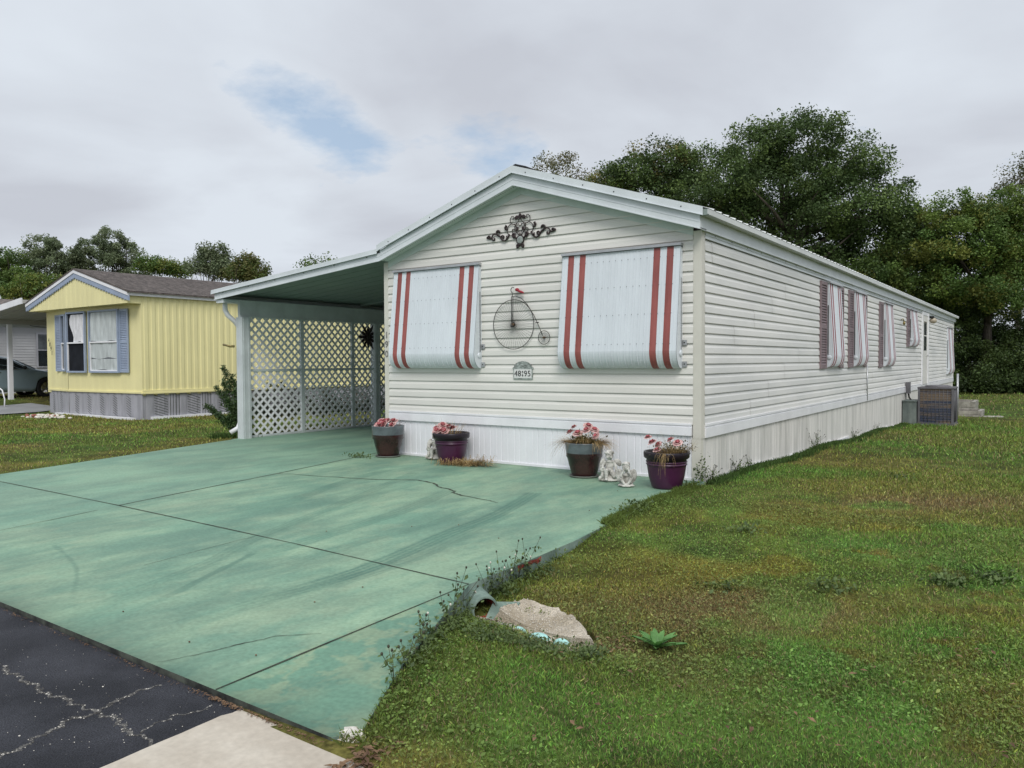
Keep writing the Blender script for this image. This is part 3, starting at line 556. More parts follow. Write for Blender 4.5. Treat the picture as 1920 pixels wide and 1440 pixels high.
# awnings
def awning(parent, u0, u1, zt, zb, P, n, stripes, ms, out=0.185, rivets=True, facing=1):
    H = zt-zb; prof = [(0.055, zt-0.035)]
    for i in range(1, 7): t = i/6; prof.append((0.055+(out-0.055)*t, zt-0.035-(H-0.035-0.20)*t))
    for i in range(1, 11):
        t = min(i/10, 0.999)*math.pi/2; prof.append((0.03+(out-0.03)*math.cos(t)**0.85, zb+0.20-0.20*math.sin(t)**1.1))
    prof.append((0.015, zb+0.008)); w_ = (u1-u0)/n; mb = MB()
    for i in range(n):
        a = u0+i*w_; cs = [(a, 0.0), (a+0.003, 0.005), (a+0.010, 0.005), (a+0.013, 0.0), (a+w_*0.42, 0.001), (a+w_*0.5, 0.003), (a+w_*0.58, 0.001), (a+w_, 0.0)]
        vs = []
        for (o_, z) in prof:
            for (u, h) in cs: vs.append(P(u, o_+h, z-(h*0.8 if z < zb+0.1 else 0)))
        m = len(cs); fs = [(r_*m+c, r_*m+c+1, (r_+1)*m+c+1, (r_+1)*m+c) for r_ in range(len(prof)-1) for c in range(m-1)]
        mb.add(vs, fs, 1 if i in stripes else 0)
        if rivets and i > 0:
            for t in (0.09, 0.36, 0.64, 0.93):
                o_ = 0.055+(out-0.055)*t+0.009; z = zt-0.035-(H-0.235)*t; s = 0.0045; p = [P(a+0.0065+du, o_+0.003, z+dz) for du, dz in ((-s, -s), (s, -s), (s, s), (-s, s))]; mb.add(p, [(0, 1, 2, 3)], 2)
    aw = mb.build('awning', [M['awning'], ms, M['boltgrey']], parent, fix=False)
    hb = MB(); 
    def pb(m_, ua, ub, oa, ob, za, zb_, mi=0):
        m_.hexa([P(ua, oa, za), P(ub, oa, za), P(ub, ob, za), P(ua, ob, za), P(ua, oa, zb_), P(ub, oa, zb_), P(ub, ob, zb_), P(ua, ob, zb_)], mi)
    pb(hb, u0-0.012, u1+0.012, 0.015, 0.085, zt-0.028, zt); pb(hb, u0-0.012, u1+0.012, 0.015, 0.055, zt-0.05, zt-0.028, 1)
    hb.build('awning_header', [M['alu'], M['boltgrey']], aw)
    for uu, sg in ((u0-0.006, -1), (u1+0.002, 1)):
        sm = MB(); poly = [(0.015, zt-0.03)]+prof; k_ = len(poly); vs = [P(uu, o_-0.003 if i else o_, z) for i, (o_, z) in enumerate(poly)]+[P(uu+0.004, o_-0.003 if i else o_, z) for i, (o_, z) in enumerate(poly)]
        sm.add(vs, [tuple(range(k_)), tuple(range(2*k_-1, k_-1, -1))]+[(i, i+k_, (i+1) % k_+k_, (i+1) % k_) for i in range(k_)])
        sp = sm.build('side_panel', M['awning'], aw)
        am = MB(); us_ = uu+(0.006 if sg > 0 else -0.004)
        pb(am, us_-0.003, us_+0.003, 0.045, 0.058, zb+0.22, zb+0.22+(H-0.3)*0.72, 1); pb(am, us_-0.006, us_+0.006, 0.056, 0.066, zb+0.22, zb+0.22+(H-0.3)*0.72, 0)
        c_ = P(us_+0.006*sg, 0.075, zb+0.17); ring = []
        for j in range(16):
            t = j*math.pi/8; ring.append(P(us_, 0.075+0.038*math.cos(t), zb+0.17+0.038*math.sin(t)))
        ring2 = [P(us_+0.012*sg, 0.075+0.030*math.cos(j*math.pi/8), zb+0.17+0.030*math.sin(j*math.pi/8)) for j in range(16)]
        am.add(ring+ring2+[P(us_+0.018*sg, 0.075, zb+0.17)], [(j, (j+1) % 16, 16+(j+1) % 16, 16+j) for j in range(16)]+[(16+j, 16+(j+1) % 16, 32) for j in range(16)], 2)
        am.build('slide_arm', [M['alu'], M['dark'], M['awning']], aw)
    return aw
aw1 = awning(house, -4.586, -3.042, 2.71, 1.31, Pf, 19, (1, 3, 15, 17), M['red'])
aw2 = awning(house, -1.742, -0.212, 2.71, 1.31, Pf, 19, (1, 3, 15, 17), M['red'])
for x in (-3.03, -0.20):
    for z in (1.36, 1.60): mb = MB(); mb.box(x, x+0.05, -0.034, -0.014, z-0.03, z+0.03); mb.box(x+0.015, x+0.03, -0.037, -0.034, z-0.006, z+0.006, 1); mb.build('bracket', [M['alu'], M['dark']], house)
def shutter(parent, P, u0, u1, z0, z1, m, o=0.015):
    mb = MB()
    def pb(ua, ub, oa, ob, za, zb_, mi=0): mb.hexa([P(ua, oa, za), P(ub, oa, za), P(ub, ob, za), P(ua, ob, za), P(ua, oa, zb_), P(ub, oa, zb_), P(ub, ob, zb_), P(ua, ob, zb_)], mi)
    e = 0.045; pb(u0, u0+e, o, o+0.03, z0, z1); pb(u1-e, u1, o, o+0.03, z0, z1); pb(u0+e, u1-e, o, o+0.008, z0, z1); zm = z0+(z1-z0)*0.48
    for (a, b) in ((z0, z0+0.06), (zm-0.03, zm+0.03), (z1-0.06, z1)): pb(u0+e, u1-e, o+0.008, o+0.03, a, b)
    for (a, b) in ((z0+0.06, zm-0.03), (zm+0.03, z1-0.06)):
        n = int((b-a)/0.042)
        for i in range(n):
            z = a+(b-a)*i/n; h = (b-a)/n; v = [P(u0+e, o+0.028, z+0.004), P(u1-e, o+0.028, z+0.004), P(u1-e, o+0.009, z+h*0.92), P(u0+e, o+0.009, z+h*0.92)]; mb.add(v, [(0, 1, 2, 3)])
    return mb.build('shutter', m, parent)
for (a, b, s0, s1, zt, zb) in ((5.64, 6.56, (5.18, 5.60), (6.58, 6.86), 2.73, 1.27), (7.76, 8.74, (7.32, 7.72), (8.76, 9.0), 2.73, 1.27), (10.98, 12.00, (10.42, 10.87), None, 2.70, 1.24), (14.78, 15.95, (14.33, 14.75), None, 2.75, 1.75), (23.6, 25.2, None, None, 2.56, 0.85)):
    awning(house, a, b, zt, zb, Ps, 13, (1, 3, 9, 11), M['mauve'], rivets=False, out=0.135)
    for s in (s0, s1):
        if s: shutter(house, Ps, s[0], s[1], zb-0.02, zt-0.02, M['shutter'])
# side door, lamp, small fittings
mb = MB(); mb.box(0.015, 0.055, 17.10, 17.18, 0.64, 2.79); mb.box(0.015, 0.075, 18.22, 18.32, 0.64, 2.79); mb.box(0.015, 0.055, 17.18, 18.22, 2.70, 2.79); mb.build('door_frame', M['trim'], house)
dr = MB().box(0.016, 0.045, 17.18, 18.22, 0.66, 2.70).build('door', M['siding'], house)
MB().box(0.045, 0.05, 17.42, 17.98, 2.12, 2.52).build('window_pane', M['glassg'], dr); MB().box(0.045, 0.05, 17.42, 17.98, 1.66, 2.08).build('window_pane', M['glassg'], dr)
mb = MB(); mb.tube([(0.045, 18.1, 1.5), (0.09, 18.1, 1.5), (0.10, 18.0, 1.5)], 0.012); mb.build('handle', M['alu'], dr)
mb = MB(); mb.box(0.015, 0.16, 18.55, 18.75, 2.66, 2.72, 1); mb.lathe([(0.0, -0.02), (0.06, -0.02), (0.10, -0.07), (0.105, -0.11), (0.07, -0.17), (0.0, -0.19)], (0.14, 18.66, 2.68), 16, 0); mb.build('wall_lamp', [M['lampglass'], M['dark']], house)
mb = MB(); mb.tube([(0.015, 13.4, 2.40), (0.07, 13.4, 2.42), (0.09, 13.42, 2.36)], 0.014); mb.ell((0.09, 13.43, 2.31), (0.035, 0.04, 0.05), 6); mb.build('wall_bracket', M['brass'], house)
mb = MB(); mb.tube([(0.03, 9.12, 1.28), (0.03, 9.12, 0.55)], 0.014); mb.build('conduit', M['alu'], house)
mb = MB(); mb.box(0.035, 0.12, 14.2, 14.42, 0.50, 0.80); mb.tube([(0.08, 14.32, 0.52), (0.10, 14.30, 0.40), (0.2, 14.2, 0.28), (0.3, 14.1, 0.2)], 0.02, mi=1); mb.build('disconnect_box', [M['acmetal'], M['dark']], house)

# ------------------------------------------------------------------ carport
ZK = fbz(XL); TX, TZ = -8.753, 2.497
cpt = thing('carport', (-6.7, 0, 0.06), 'open carport with pale green metal roof and white lattice wall joined to cream home', 'carport')
cs = (ZK-TZ)/(XL-TX); cz = lambda x: TZ+(x-TX)*cs
mb = MB(); slopebox(mb, TX, XL-0.002, YF, YF+0.018, TZ, ZK, 0.062); slopebox(mb, TX, XL-0.002, YF-0.004, YF+0.018, TZ+0.062, ZK+0.062, 0.006); slopebox(mb, TX, XL-0.002, YF+0.003, YF+0.018, TZ+0.068, ZK+0.068, 0.045)
slopebox(mb, TX, XL-0.002, YF-0.010, YF, TZ-0.004, ZK-0.004, 0.012)
mb.box(TX, TX+0.02, YF+0.018, 13.4, TZ, TZ+0.113); mb.build('fascia', M['fascia'], cpt)
mb = MB(); slopebox(mb, TX-0.07, XL-0.04, YF-0.026, YF-0.016, TZ+0.105-0.07*cs, ZK+0.105, 0.066); slopebox(mb, TX-0.07, XL-0.04, YF-0.036, YF-0.026, TZ+0.102-0.07*cs, ZK+0.102, 0.005)
for i in range(6): x = TX+0.25+i*0.7; mb.box(x, x+0.01, YF-0.007, YF-0.003, cz(x)+0.085, cz(x)+0.098, 1)
mb.build('roof_trim', [M['fascia'], M['dark']], cpt)
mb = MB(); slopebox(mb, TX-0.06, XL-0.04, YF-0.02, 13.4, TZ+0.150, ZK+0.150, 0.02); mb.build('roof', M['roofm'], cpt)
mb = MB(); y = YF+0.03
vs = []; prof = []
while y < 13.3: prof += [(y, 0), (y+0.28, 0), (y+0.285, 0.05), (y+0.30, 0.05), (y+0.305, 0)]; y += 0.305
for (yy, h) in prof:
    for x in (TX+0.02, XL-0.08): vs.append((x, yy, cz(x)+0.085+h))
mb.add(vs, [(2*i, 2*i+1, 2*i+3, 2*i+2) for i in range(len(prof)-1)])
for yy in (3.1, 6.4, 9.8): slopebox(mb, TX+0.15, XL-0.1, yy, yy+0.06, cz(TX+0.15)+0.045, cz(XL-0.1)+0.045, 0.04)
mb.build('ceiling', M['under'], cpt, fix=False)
LX = -8.50
mb = MB(); mb.box(LX-0.03, LX+0.03, 0.115, 13.3, 2.20, 2.50); mb.box(LX+0.03, LX+0.045, 0.115, 13.3, 2.20, 2.235); mb.build('beam', M['beam'], cpt)
def post(y, w_, nm='post'):
    mb = MB(); mb.box(LX-w_/2, LX+w_/2, y-w_/2, y+w_/2, 0.06, 2.20)
    for s in (-1, 1): mb.box(LX-w_/2-0.006, LX-w_/2, y+s*w_*0.22-0.012, y+s*w_*0.22+0.012, 0.06, 2.2); mb.box(LX+w_/2, LX+w_/2+0.006, y+s*w_*0.28-0.01, y+s*w_*0.28+0.01, 0.06, 2.2); mb.box(LX+s*w_*0.25-0.01, LX+s*w_*0.25+0.01, y-w_/2-0.006, y-w_/2, 0.06, 2.2)
    return mb.build(nm, M['beam'], cpt)
post(0.20, 0.17); post(3.42, 0.15); post(6.8, 0.15); post(10.1, 0.15)
def lattice(y0, y1, z0, z1, name='lattice_panel'):
    mb = MB(); st = 0.158; w_ = 0.040; 
    for sgn, xo in ((1, LX-0.004), (-1, LX+0.004)):
        k0 = -int((z1-z0)/st)-2; k1 = int((y1-y0)/st)+int((z1-z0)/st)+3
        for k_ in range(k0, k1):
            # centre line: y = y0 + k*st + sgn*(z-z0)   (45 degrees), clip polygon to the rectangle
            c = y0+k_*st if sgn > 0 else y0+k_*st
            h = w_*math.sqrt(2)/2; poly = [(c-h, z0), (c+h, z0), (c+h+sgn*(z1-z0), z1), (c-h+sgn*(z1-z0), z1)]
            def clip(pl, f):
                o_ = []
                for i in range(len(pl)):
                    a, b = pl[i], pl[(i+1) % len(pl)]; fa, fb = f(a), f(b)
                    if fa >= 0: o_.append(a)
                    if (fa >= 0) != (fb >= 0): t = fa/(fa-fb); o_.append((a[0]+(b[0]-a[0])*t, a[1]+(b[1]-a[1])*t))
                return o_
            pl = clip(poly, lambda p: p[0]-y0); pl = clip(pl, lambda p: y1-p[0]) if pl else pl
            if len(pl) >= 3: mb.prism(pl, 0, xo-0.004, xo+0.004)
    return mb.build(name, M['trim'], cpt)
PY = [(0.29, 1.45), (1.52, 2.74), (2.80, 3.34), (3.50, 5.0), (5.06, 6.72), (6.88, 8.4), (8.46, 10.0)]
for a, b in PY: lattice(a, b, 0.10, 1.24); lattice(a, b, 1.285, 2.20)
mb = MB()
for a, b in PY: mb.box(LX-0.02, LX+0.02, a-0.001, b+0.001, 1.24, 1.285); mb.box(LX-0.02, LX+0.02, a-0.001, b+0.001, 0.062, 0.10)
for y in (1.485, 2.77, 5.03, 8.43): mb.box(LX-0.025, LX+0.025, y-0.035, y+0.035, 0.061, 2.20)
mb.build('lattice_frame', M['beam'], cpt)
mb = MB(); dx = LX-0.15; mb.tube([(LX-0.20, -0.02, 2.50), (LX-0.20, -0.02, 2.33), (LX-0.19, 0.02, 2.24), (dx+0.02, 0.12, 2.13), (dx+0.02, 0.20, 2.03), (dx+0.02, 0.20, 0.35), (dx, 0.17, 0.24), (dx-0.06, 0.05, 0.16)], 0.042, 10); mb.build('downspout', M['trim'], cpt)
mb = MB(); mb.box(TX+0.02, LX-0.03, YF+0.02, 13.2, 2.44, 2.50); mb.build('gutter', M['fascia'], cpt)
mb = MB(); mb.tube([(LX-0.10, 0.08, 1.69), (LX-0.10, -0.02, 1.69)], 0.022); mb.tube([(LX-0.10, 0.0, 1.69), (LX-0.26, -0.03, 1.72)], 0.018); mb.build('holder', M['brass'], cpt)
# dark metal sun ornament hung on the lattice
mb = MB(); oc = Vector((LX+0.03, 3.18, 1.92))
mb.lathe([(0.0, 0.0), (0.05, 0.0), (0.05, 0.02), (0.0, 0.02)], (0, 0, 0), 16); vs0 = list(mb.v); mb.v = [(oc.x+v[2], oc.y+v[0], oc.z+v[1]) for v in vs0]
for i in range(12):
    t = i*math.pi/6; l = 0.24 if i % 2 else 0.30; a = Vector((0, math.cos(t), math.sin(t))); b = Vector((0, -math.sin(t), math.cos(t)))
    p = [oc+a*0.05-b*0.015, oc+a*l*0.6-b*0.035, oc+a*l, oc+a*l*0.6+b*0.035, oc+a*0.05+b*0.015]
    mb.add(p+[q+Vector((0.008, 0, 0)) for q in p], [(0, 1, 2, 3, 4), (9, 8, 7, 6, 5)]+[(j, 5+j, 5+(j+1) % 5, (j+1) % 5) for j in range(5)])
o = mb.build('wall_ornament', M['iron']); tag(o, 'dark metal starburst ornament hung on the carport lattice', 'wall ornament')

# ------------------------------------------------------------------ decorations on the front wall
orn = thing('wall_ornament', (PK-0.01, -0.02, 2.85), 'dark brown scrolled iron ornament with pale oval medallion high on the gable wall', 'wall ornament')
oc = Vector((-2.393, -0.035, 2.851))
def sc(mb, pts, r=0.006, mir=True):
    for s in ((1, -1) if mir else (1,)):
        P_ = [(oc.x+s*u, oc.y, oc.z+v) for u, v in pts]; mb.tube(P_, r, 6)
def arc(cx, cy, r, a0, a1, n=14, k=1.0): return [(cx+r*(1-(1-k)*i/n)*math.cos(R(a0+(a1-a0)*i/n)), cy+r*(1-(1-k)*i/n)*math.sin(R(a0+(a1-a0)*i/n))) for i in range(n+1)]
mb = MB()
sc(mb, [(0.006, 0.385), (0.03, 0.335), (0.06, 0.31)]+arc(0.10, 0.36, 0.055, -110, 60, 10)+arc(0.115, 0.385, 0.028, 60, 300, 10, 0.5), 0.005)
sc(mb, arc(0.128, 0.238, 0.075, 215, -110, 26)+arc(0.100, 0.225, 0.028, -60, 160, 10, 0.6), 0.0055)
sc(mb, [(0.01, 0.15), (0.04, 0.185), (0.075, 0.225), (0.085, 0.27), (0.06, 0.305), (0.025, 0.305), (0.004, 0.27)], 0.0055)
sc(mb, [(0.005, 0.15), (0.012, 0.19), (0.02, 0.215), (0.045, 0.235)], 0.005)
sc(mb, arc(0, 0.10, 0.054, 0, 360, 26), 0.008, False)
sc(mb, [(0.055, 0.12), (0.075, 0.14), (0.085, 0.175)]+arc(0.10, 0.165, 0.025, 140, -160, 10, 0.6), 0.011)
sc(mb, [(0.004, 0.045), (0.012, 0.025)]+arc(0.035, 0.022, 0.026, 160, -150, 12, 0.45), 0.010)
sc(mb, [(0.17, 0.19), (0.185, 0.155), (0.21, 0.125), (0.245, 0.108), (0.28, 0.118), (0.30, 0.145), (0.32, 0.175), (0.355, 0.195)]+arc(0.345, 0.225, 0.032, -10, 200, 10, 0.6), 0.011)
sc(mb, [(0.195, 0.14), (0.215, 0.165), (0.21, 0.135)], 0.013); sc(mb, [(0.30, 0.14)]+arc(0.275, 0.158, 0.026, 0, 270, 10, 0.5), 0.010)
sc(mb, [(0.34, 0.175), (0.365, 0.2), (0.40, 0.21), (0.435, 0.20), (0.452, 0.175), (0.445, 0.15)]+arc(0.42, 0.15, 0.022, 0, -250, 10, 0.5), 0.010)
sc(mb, [(0.452, 0.172), (0.475, 0.155), (0.495, 0.165)]+arc(0.492, 0.18, 0.02, -60, 200, 8, 0.5), 0.011)
sc(mb, [(0.195, 0.255)]+arc(0.215, 0.275, 0.028, -120, 110, 10, 0.7), 0.010)
for s in (1, -1):
    for (u, v, a, b, rot) in ((0.055, 0.388, 0.034, 0.026, 30), (0.045, 0.243, 0.020, 0.030, -35), (0.515, 0.175, 0.026, 0.020, 0), (0.038, 0.014, 0.026, 0.020, 50), (0.10, 0.15, 0.022, 0.030, 20), (0.225, 0.285, 0.016, 0.028, 0), (0.35, 0.24, 0.030, 0.014, 0)):
        mb.ell((oc.x+s*u, oc.y, oc.z+v), (a, 0.006, b), 6, rot=Matrix.Rotation(R(rot*s), 3, 'Y'))
mb.add([(oc.x, oc.y-0.006, oc.z+0.445), (oc.x+0.030, oc.y-0.006, oc.z+0.40), (oc.x, oc.y-0.006, oc.z+0.36), (oc.x-0.030, oc.y-0.006, oc.z+0.40), (oc.x, oc.y+0.006, oc.z+0.445), (oc.x+0.030, oc.y+0.006, oc.z+0.40), (oc.x, oc.y+0.006, oc.z+0.36), (oc.x-0.030, oc.y+0.006, oc.z+0.40)], [(0, 1, 2, 3), (7, 6, 5, 4), (0, 4, 5, 1), (1, 5, 6, 2), (2, 6, 7, 3), (3, 7, 4, 0)])
mb.build('scrollwork', M['iron'], orn)
mb = MB(); mb.ell((oc.x, oc.y-0.002, oc.z+0.10), (0.050, 0.008, 0.050), 8); mb.build('medallion', M['plaque'], orn)
bk = thing('bicycle_ornament', (-2.5, -0.02, 1.56), 'wire high-wheeler bicycle ornament with red seat between the two front awnings', 'wall ornament')
by = -0.045; 
def wheel(cx, cz, r, n, t):
    mb = MB(); mb.tube([(cx+r*math.cos(a*math.pi/24), by, cz+r*math.sin(a*math.pi/24)) for a in range(49)], t, 6)
    w_ = mb.build('wheel', M['bikemetal'], bk)
    mb = MB()
    for i in range(n): a = 2*math.pi*i/n; mb.tube([(cx, by, cz), (cx+r*math.cos(a), by, cz+r*math.sin(a))], 0.0013 if r > .2 else 0.001, 4)
    mb.build('spokes', M['bikemetal'], w_)
    mb = MB(); mb.tube([(cx, by-0.02, cz), (cx, by+0.02, cz)], 0.018 if r > 0.2 else 0.012, 10); mb.build('hub', M['twig'], w_)
wheel(-2.50, 1.875, 0.318, 48, 0.0048); wheel(-2.03, 1.697, 0.085, 22, 0.004)
mb = MB(); by2 = by-0.018; mb.tube([(-2.515, by2, 1.88), (-2.512, by2, 2.235), (-2.49, by2, 2.235), (-2.494, by2, 1.88)], 0.005, 6)
mb.tube([(-2.50, by2, 2.23), (-2.45, by2, 2.235), (-2.36, by2, 2.205), (-2.27, by2, 2.12), (-2.17, by2, 1.98), (-2.10, by2, 1.85), (-2.04, by2, 1.72)], 0.005, 6)
mb.tube([(-2.50, by2, 2.235), (-2.50, by2, 2.285)]+[(-2.492+0.03*math.cos(R(a)), by2, 2.315+0.035*math.sin(R(a))) for a in range(250, 30, -20)], 0.005, 6); mb.tube([(-2.50, by2, 2.265), (-2.42, by2, 2.265), (-2.36, by2, 2.26)], 0.004, 6)
mb.tube([(-2.12, by2-0.02, 1.885), (-2.12, by2+0.02, 1.885)], 0.006, 6); mb.tube([(-2.145, by2, 1.885), (-2.095, by2, 1.890)], 0.006, 6); mb.tube([(-2.50, by2-0.01, 1.86), (-2.50, by2-0.012, 1.845)], 0.022, 8)
mb.build('frame', M['bikemetal'], bk)
mb = MB(); mb.ell((-2.425, by2, 2.315), (0.030, 0.022, 0.022), 8); mb.ell((-2.375, by2, 2.288), (0.062, 0.018, 0.016), 8, rot=Matrix.Rotation(R(20), 3, 'Y')); mb.build('seat', pmat('red_painted_metal', (0.30, 0.02, 0.035), 0.35, 0.2), bk)
pl = thing('address_plaque', (-2.36, -0.02, 1.17), 'grey arched house number plaque reading 4895 below the bicycle ornament', 'house number plaque')
mb = MB(); pts = [(-2.51, 1.17), (-2.215, 1.17), (-2.215, 1.30), (-2.20, 1.305), (-2.205, 1.32)]+[(-2.3625+0.135*math.cos(R(a)), 1.315+0.085*math.sin(R(a))) for a in range(10, 171, 12)]+[(-2.52, 1.32), (-2.525, 1.305), (-2.51, 1.30)]
mb.prism(pts, 1, -0.034, -0.016)
for i in range(26):
    a = random.uniform(15, 165); q = random.uniform(0.2, 0.85); mb.ell((-2.3625+0.13*q*math.cos(R(a)), -0.035, 1.318+0.078*q*math.sin(R(a))), (0.009, 0.004, 0.008), 4)
for a in range(10, 170, 10): mb.ell((-2.3625+0.135*math.cos(R(a)), -0.034, 1.315+0.085*math.sin(R(a))), (0.009, 0.007, 0.007), 4)
mb.build('plate', M['plaque'], pl)
mb = MB(); mb.box(-2.497, -2.228, -0.0365, -0.034, 1.185, 1.298); mb.build('number_field', pmat('cream_enamel', (0.70, 0.70, 0.68), 0.4, 0.03), pl)
for ch, x in (('4', -2.466), ('8', -2.412), ('9', -2.318), ('5', -2.262)): text_obj('numeral', ch, 0.105, (x, -0.038, 1.24), (1, 0, 0), (0, 0, 1), M['ink'], pl, 0.0015)
mb = MB()
for (dx, dz, r) in ((0, 0.028, .0075), (0.007, 0.018, .006), (-0.007, 0.018, .006), (0, 0, .004), (0, -0.014, .006), (0.007, -0.024, .006), (-0.007, -0.024, .006), (0, -0.034, .005)): mb.ell((-2.364+dx, -0.038, 1.243+dz), (r, 0.0025, r), 5)
mb.build('flower_mark', M['ink'], pl)

# ------------------------------------------------------------------ flower pots
def petals(mb, c, r, mi=0, tilt=(0, 0)):
    rm = Matrix.Rotation(tilt[0], 3, 'X') @ Matrix.Rotation(tilt[1], 3, 'Y')
    for ring, (n, rad, up_, sz) in enumerate(((5, 0.95, 0.35, 0.62), (5, 0.62, 0.75, 0.52), (4, 0.32, 1.0, 0.42))):
        for i in range(n):
            a = 2*math.pi*i/n+ring*0.6+random.uniform(-.2, .2); ca, sa = math.cos(a), math.sin(a); vs = []
            for u in (-1, 0, 1):
                for v in (0, 0.5, 1):
                    w_ = sz*(0.55+0.55*math.sin(math.pi*min(v*0.75+0.15, 1))); x = rad*(0.25+0.75*v)+0.14*v*v-abs(u)*0.06; y = u*w_; z = up_*v*0.8-0.10*u*u+(0.12 if v < 1 else -0.06)
                    vs.append(Vector(c)+(rm @ Vector((x*ca-y*sa, x*sa+y*ca, z)))*r)
            mb.add(vs, [(3*p+q, 3*p+q+1, 3*p+q+4, 3*p+q+3) for p in (0, 1) for q in (0, 1)], mi if ring < 2 else 1, True)
    mb.ell(Vector(c)+rm @ Vector((0, 0, 0.3*r)), (0.3*r, 0.3*r, 0.4*r), 5, 1)
def blades(mb, n, base, h, spread, r0, droop, mi=0, wd=0.003, az=None, segs=5):
    for i in range(n):
        a = random.uniform(0, 2*math.pi) if az is None else random.gauss(az[0], az[1]); rr_ = r0*math.sqrt(random.random()); L_ = h*random.uniform(0.5, 1.1); s = spread*random.uniform(0.2, 1.1)
        x, y = base[0]+rr_*math.cos(a+random.uniform(-.5, .5)), base[1]+rr_*math.sin(a+random.uniform(-.5, .5)); vs = []; dirx, diry = math.cos(a), math.sin(a); dd = droop*random.uniform(0.4, 1.3)
        for k_ in range(segs+1):
            t = k_/segs; px = x+dirx*s*t+random.uniform(-1, 1)*.004; py = y+diry*s*t+random.uniform(-1, 1)*.004; pz = base[2]+L_*t-dd*t*t*L_*1.6; w_ = wd*(1-0.8*t)
            vs += [(px-diry*w_, py+dirx*w_, pz), (px+diry*w_, py-dirx*w_, pz)]
        mb.add(vs, [(2*k_, 2*k_+1, 2*k_+3, 2*k_+2) for k_ in range(segs)], mi, True)
POTG = 'planters along the front skirting'
def glazed_pot(loc, r, h, label, rim_h):
    t = thing('flower_pot', loc, label, 'flower pot', POTG); x, y, z = loc
    R_ = r; body = [(0.0, 0.012), (R_*0.60, 0.012), (R_*0.68, h*0.10), (R_*0.80, h*0.33), (R_*0.90, h*0.55), (R_*0.96, h*0.60)]
    mb = MB(); mb.lathe([(p, q) for p, q in body]+[(R_*0.955, h-rim_h)], (x, y, z), 40); mb.build('pot_body', M['brownpot'], t)
    mb = MB(); mb.lathe([(R_*0.958, h-rim_h-0.004), (R_*0.985, h-rim_h*0.6), (R_*1.0, h-0.01), (R_*1.0, h), (R_*0.94, h), (R_*0.93, h-0.05)], (x, y, z), 40); mb.build('rim', M['greyglaze'], t)
    mb = MB(); mb.lathe([(R_*0.93, h-0.045), (R_*0.5, h-0.02), (0, h-0.02)], (x, y, z), 24); mb.build('soil', M['soil'], t)
    mb = MB(); mb.lathe([(0, 0.0), (R_*0.72, 0.0), (R_*0.80, 0.020), (R_*0.77, 0.022), (R_*0.70, 0.008), (0, 0.008)], (x, y, z), 32); mb.build('saucer', M['saucer'], t)
    return t
def plum_pot(loc, r, h, label):
    t = thing('flower_pot', loc, label, 'flower pot', POTG); x, y, z = loc
    mb = MB(); mb.lathe([(0, 0.0), (r*0.60, 0.0), (r*0.66, 0.02), (r*0.78, h*0.30), (r*0.85, h*0.58), (r*0.87, h*0.64), (r*0.90, h*0.645), (r*0.90, h*0.67), (r*0.87, h*0.675), (r*0.875, h*0.71), (r*0.905, h*0.715), (r*0.905, h*0.74), (r*0.88, h*0.745)], (x, y, z), 40); mb.build('pot_body', M['plum'], t)
    mb = MB(); mb.lathe([(r*0.88, h*0.743), (r*0.88, h*0.80), (r*0.96, h*0.82), (r*1.0, h*0.85), (r*1.01, h*0.97), (r*0.99, h), (r*0.92, h), (r*0.90, h*0.86)], (x, y, z), 40); mb.build('rim', M['plumrim'], t)
    mb = MB(); mb.lathe([(r*0.905, h*0.87), (r*0.4, h*0.90), (0, h*0.90)], (x, y, z), 24); mb.build('soil', M['soil'], t)
    return t
def roses(t, pts, r, mat2=None):
    for i, p in enumerate(pts):
        mb = MB(); petals(mb, p, r*random.uniform(0.85, 1.15), 0, (random.uniform(0.2, 0.9), random.uniform(-.5, .5))); mb.build('rose', [M['rose'], M['rosedark']], t, fix=False)
def leafy(mb, n, c, rad, s, mi=0):
    for i in range(n):
        p = Vector(c)+Vector([random.gauss(0, q) for q in rad]); a = Vector([random.gauss(0, 1) for _ in range(3)]).normalized(); b = a.cross(Vector((0.3, 0.2, 1))).normalized(); s_ = s*random.uniform(0.6, 1.3)
        mb.add([p-a*s_*0.1, p+a*s_*0.5+b*s_*0.3, p+a*s_, p+a*s_*0.5-b*s_*0.3], [(0, 1, 2, 3)], mi)
pA = glazed_pot((-4.50, -0.30, 0.062), 0.228, 0.44, 'grey rimmed brown glazed pot packed with pink roses, leftmost of the four', 0.12)
roses(pA, [(-4.50+dx, -0.30+dy, 0.062+0.44+dz) for dx, dy, dz in ((-0.13, -0.06, 0.0), (-0.05, -0.12, -0.005), (0.05, -0.12, 0.0), (0.13, -0.04, 0.0), (-0.09, 0.04, 0.045), (0.0, 0.0, 0.055), (0.08, 0.03, 0.05), (-0.15, 0.03, 0.02), (0.02, -0.08, 0.02))], 0.068)
mb = MB(); blades(mb, 10, (-4.36, -0.24, 0.48), 0.14, 0.06, 0.04, 0.1, 0, 0.0024); mb.build('dry_stems', M['twig'], pA, fix=False); mb = MB(); blades(mb, 8, (-4.69, -0.36, 0.47), 0.04, 0.10, 0.03, 1.0, 0, 0.0024, (math.pi, 0.5)); blades(mb, 1, (-4.62, -0.48, 0.50), 0.08, 0.05, 0.0, 3.2, 0, 0.0032); mb.build('dry_stems', M['twig'], pA, fix=False)
pB = plum_pot((-3.33, -0.31, 0.062), 0.245, 0.40, 'plum plastic pot with black rim, rose bouquet and straw spilling beside it')
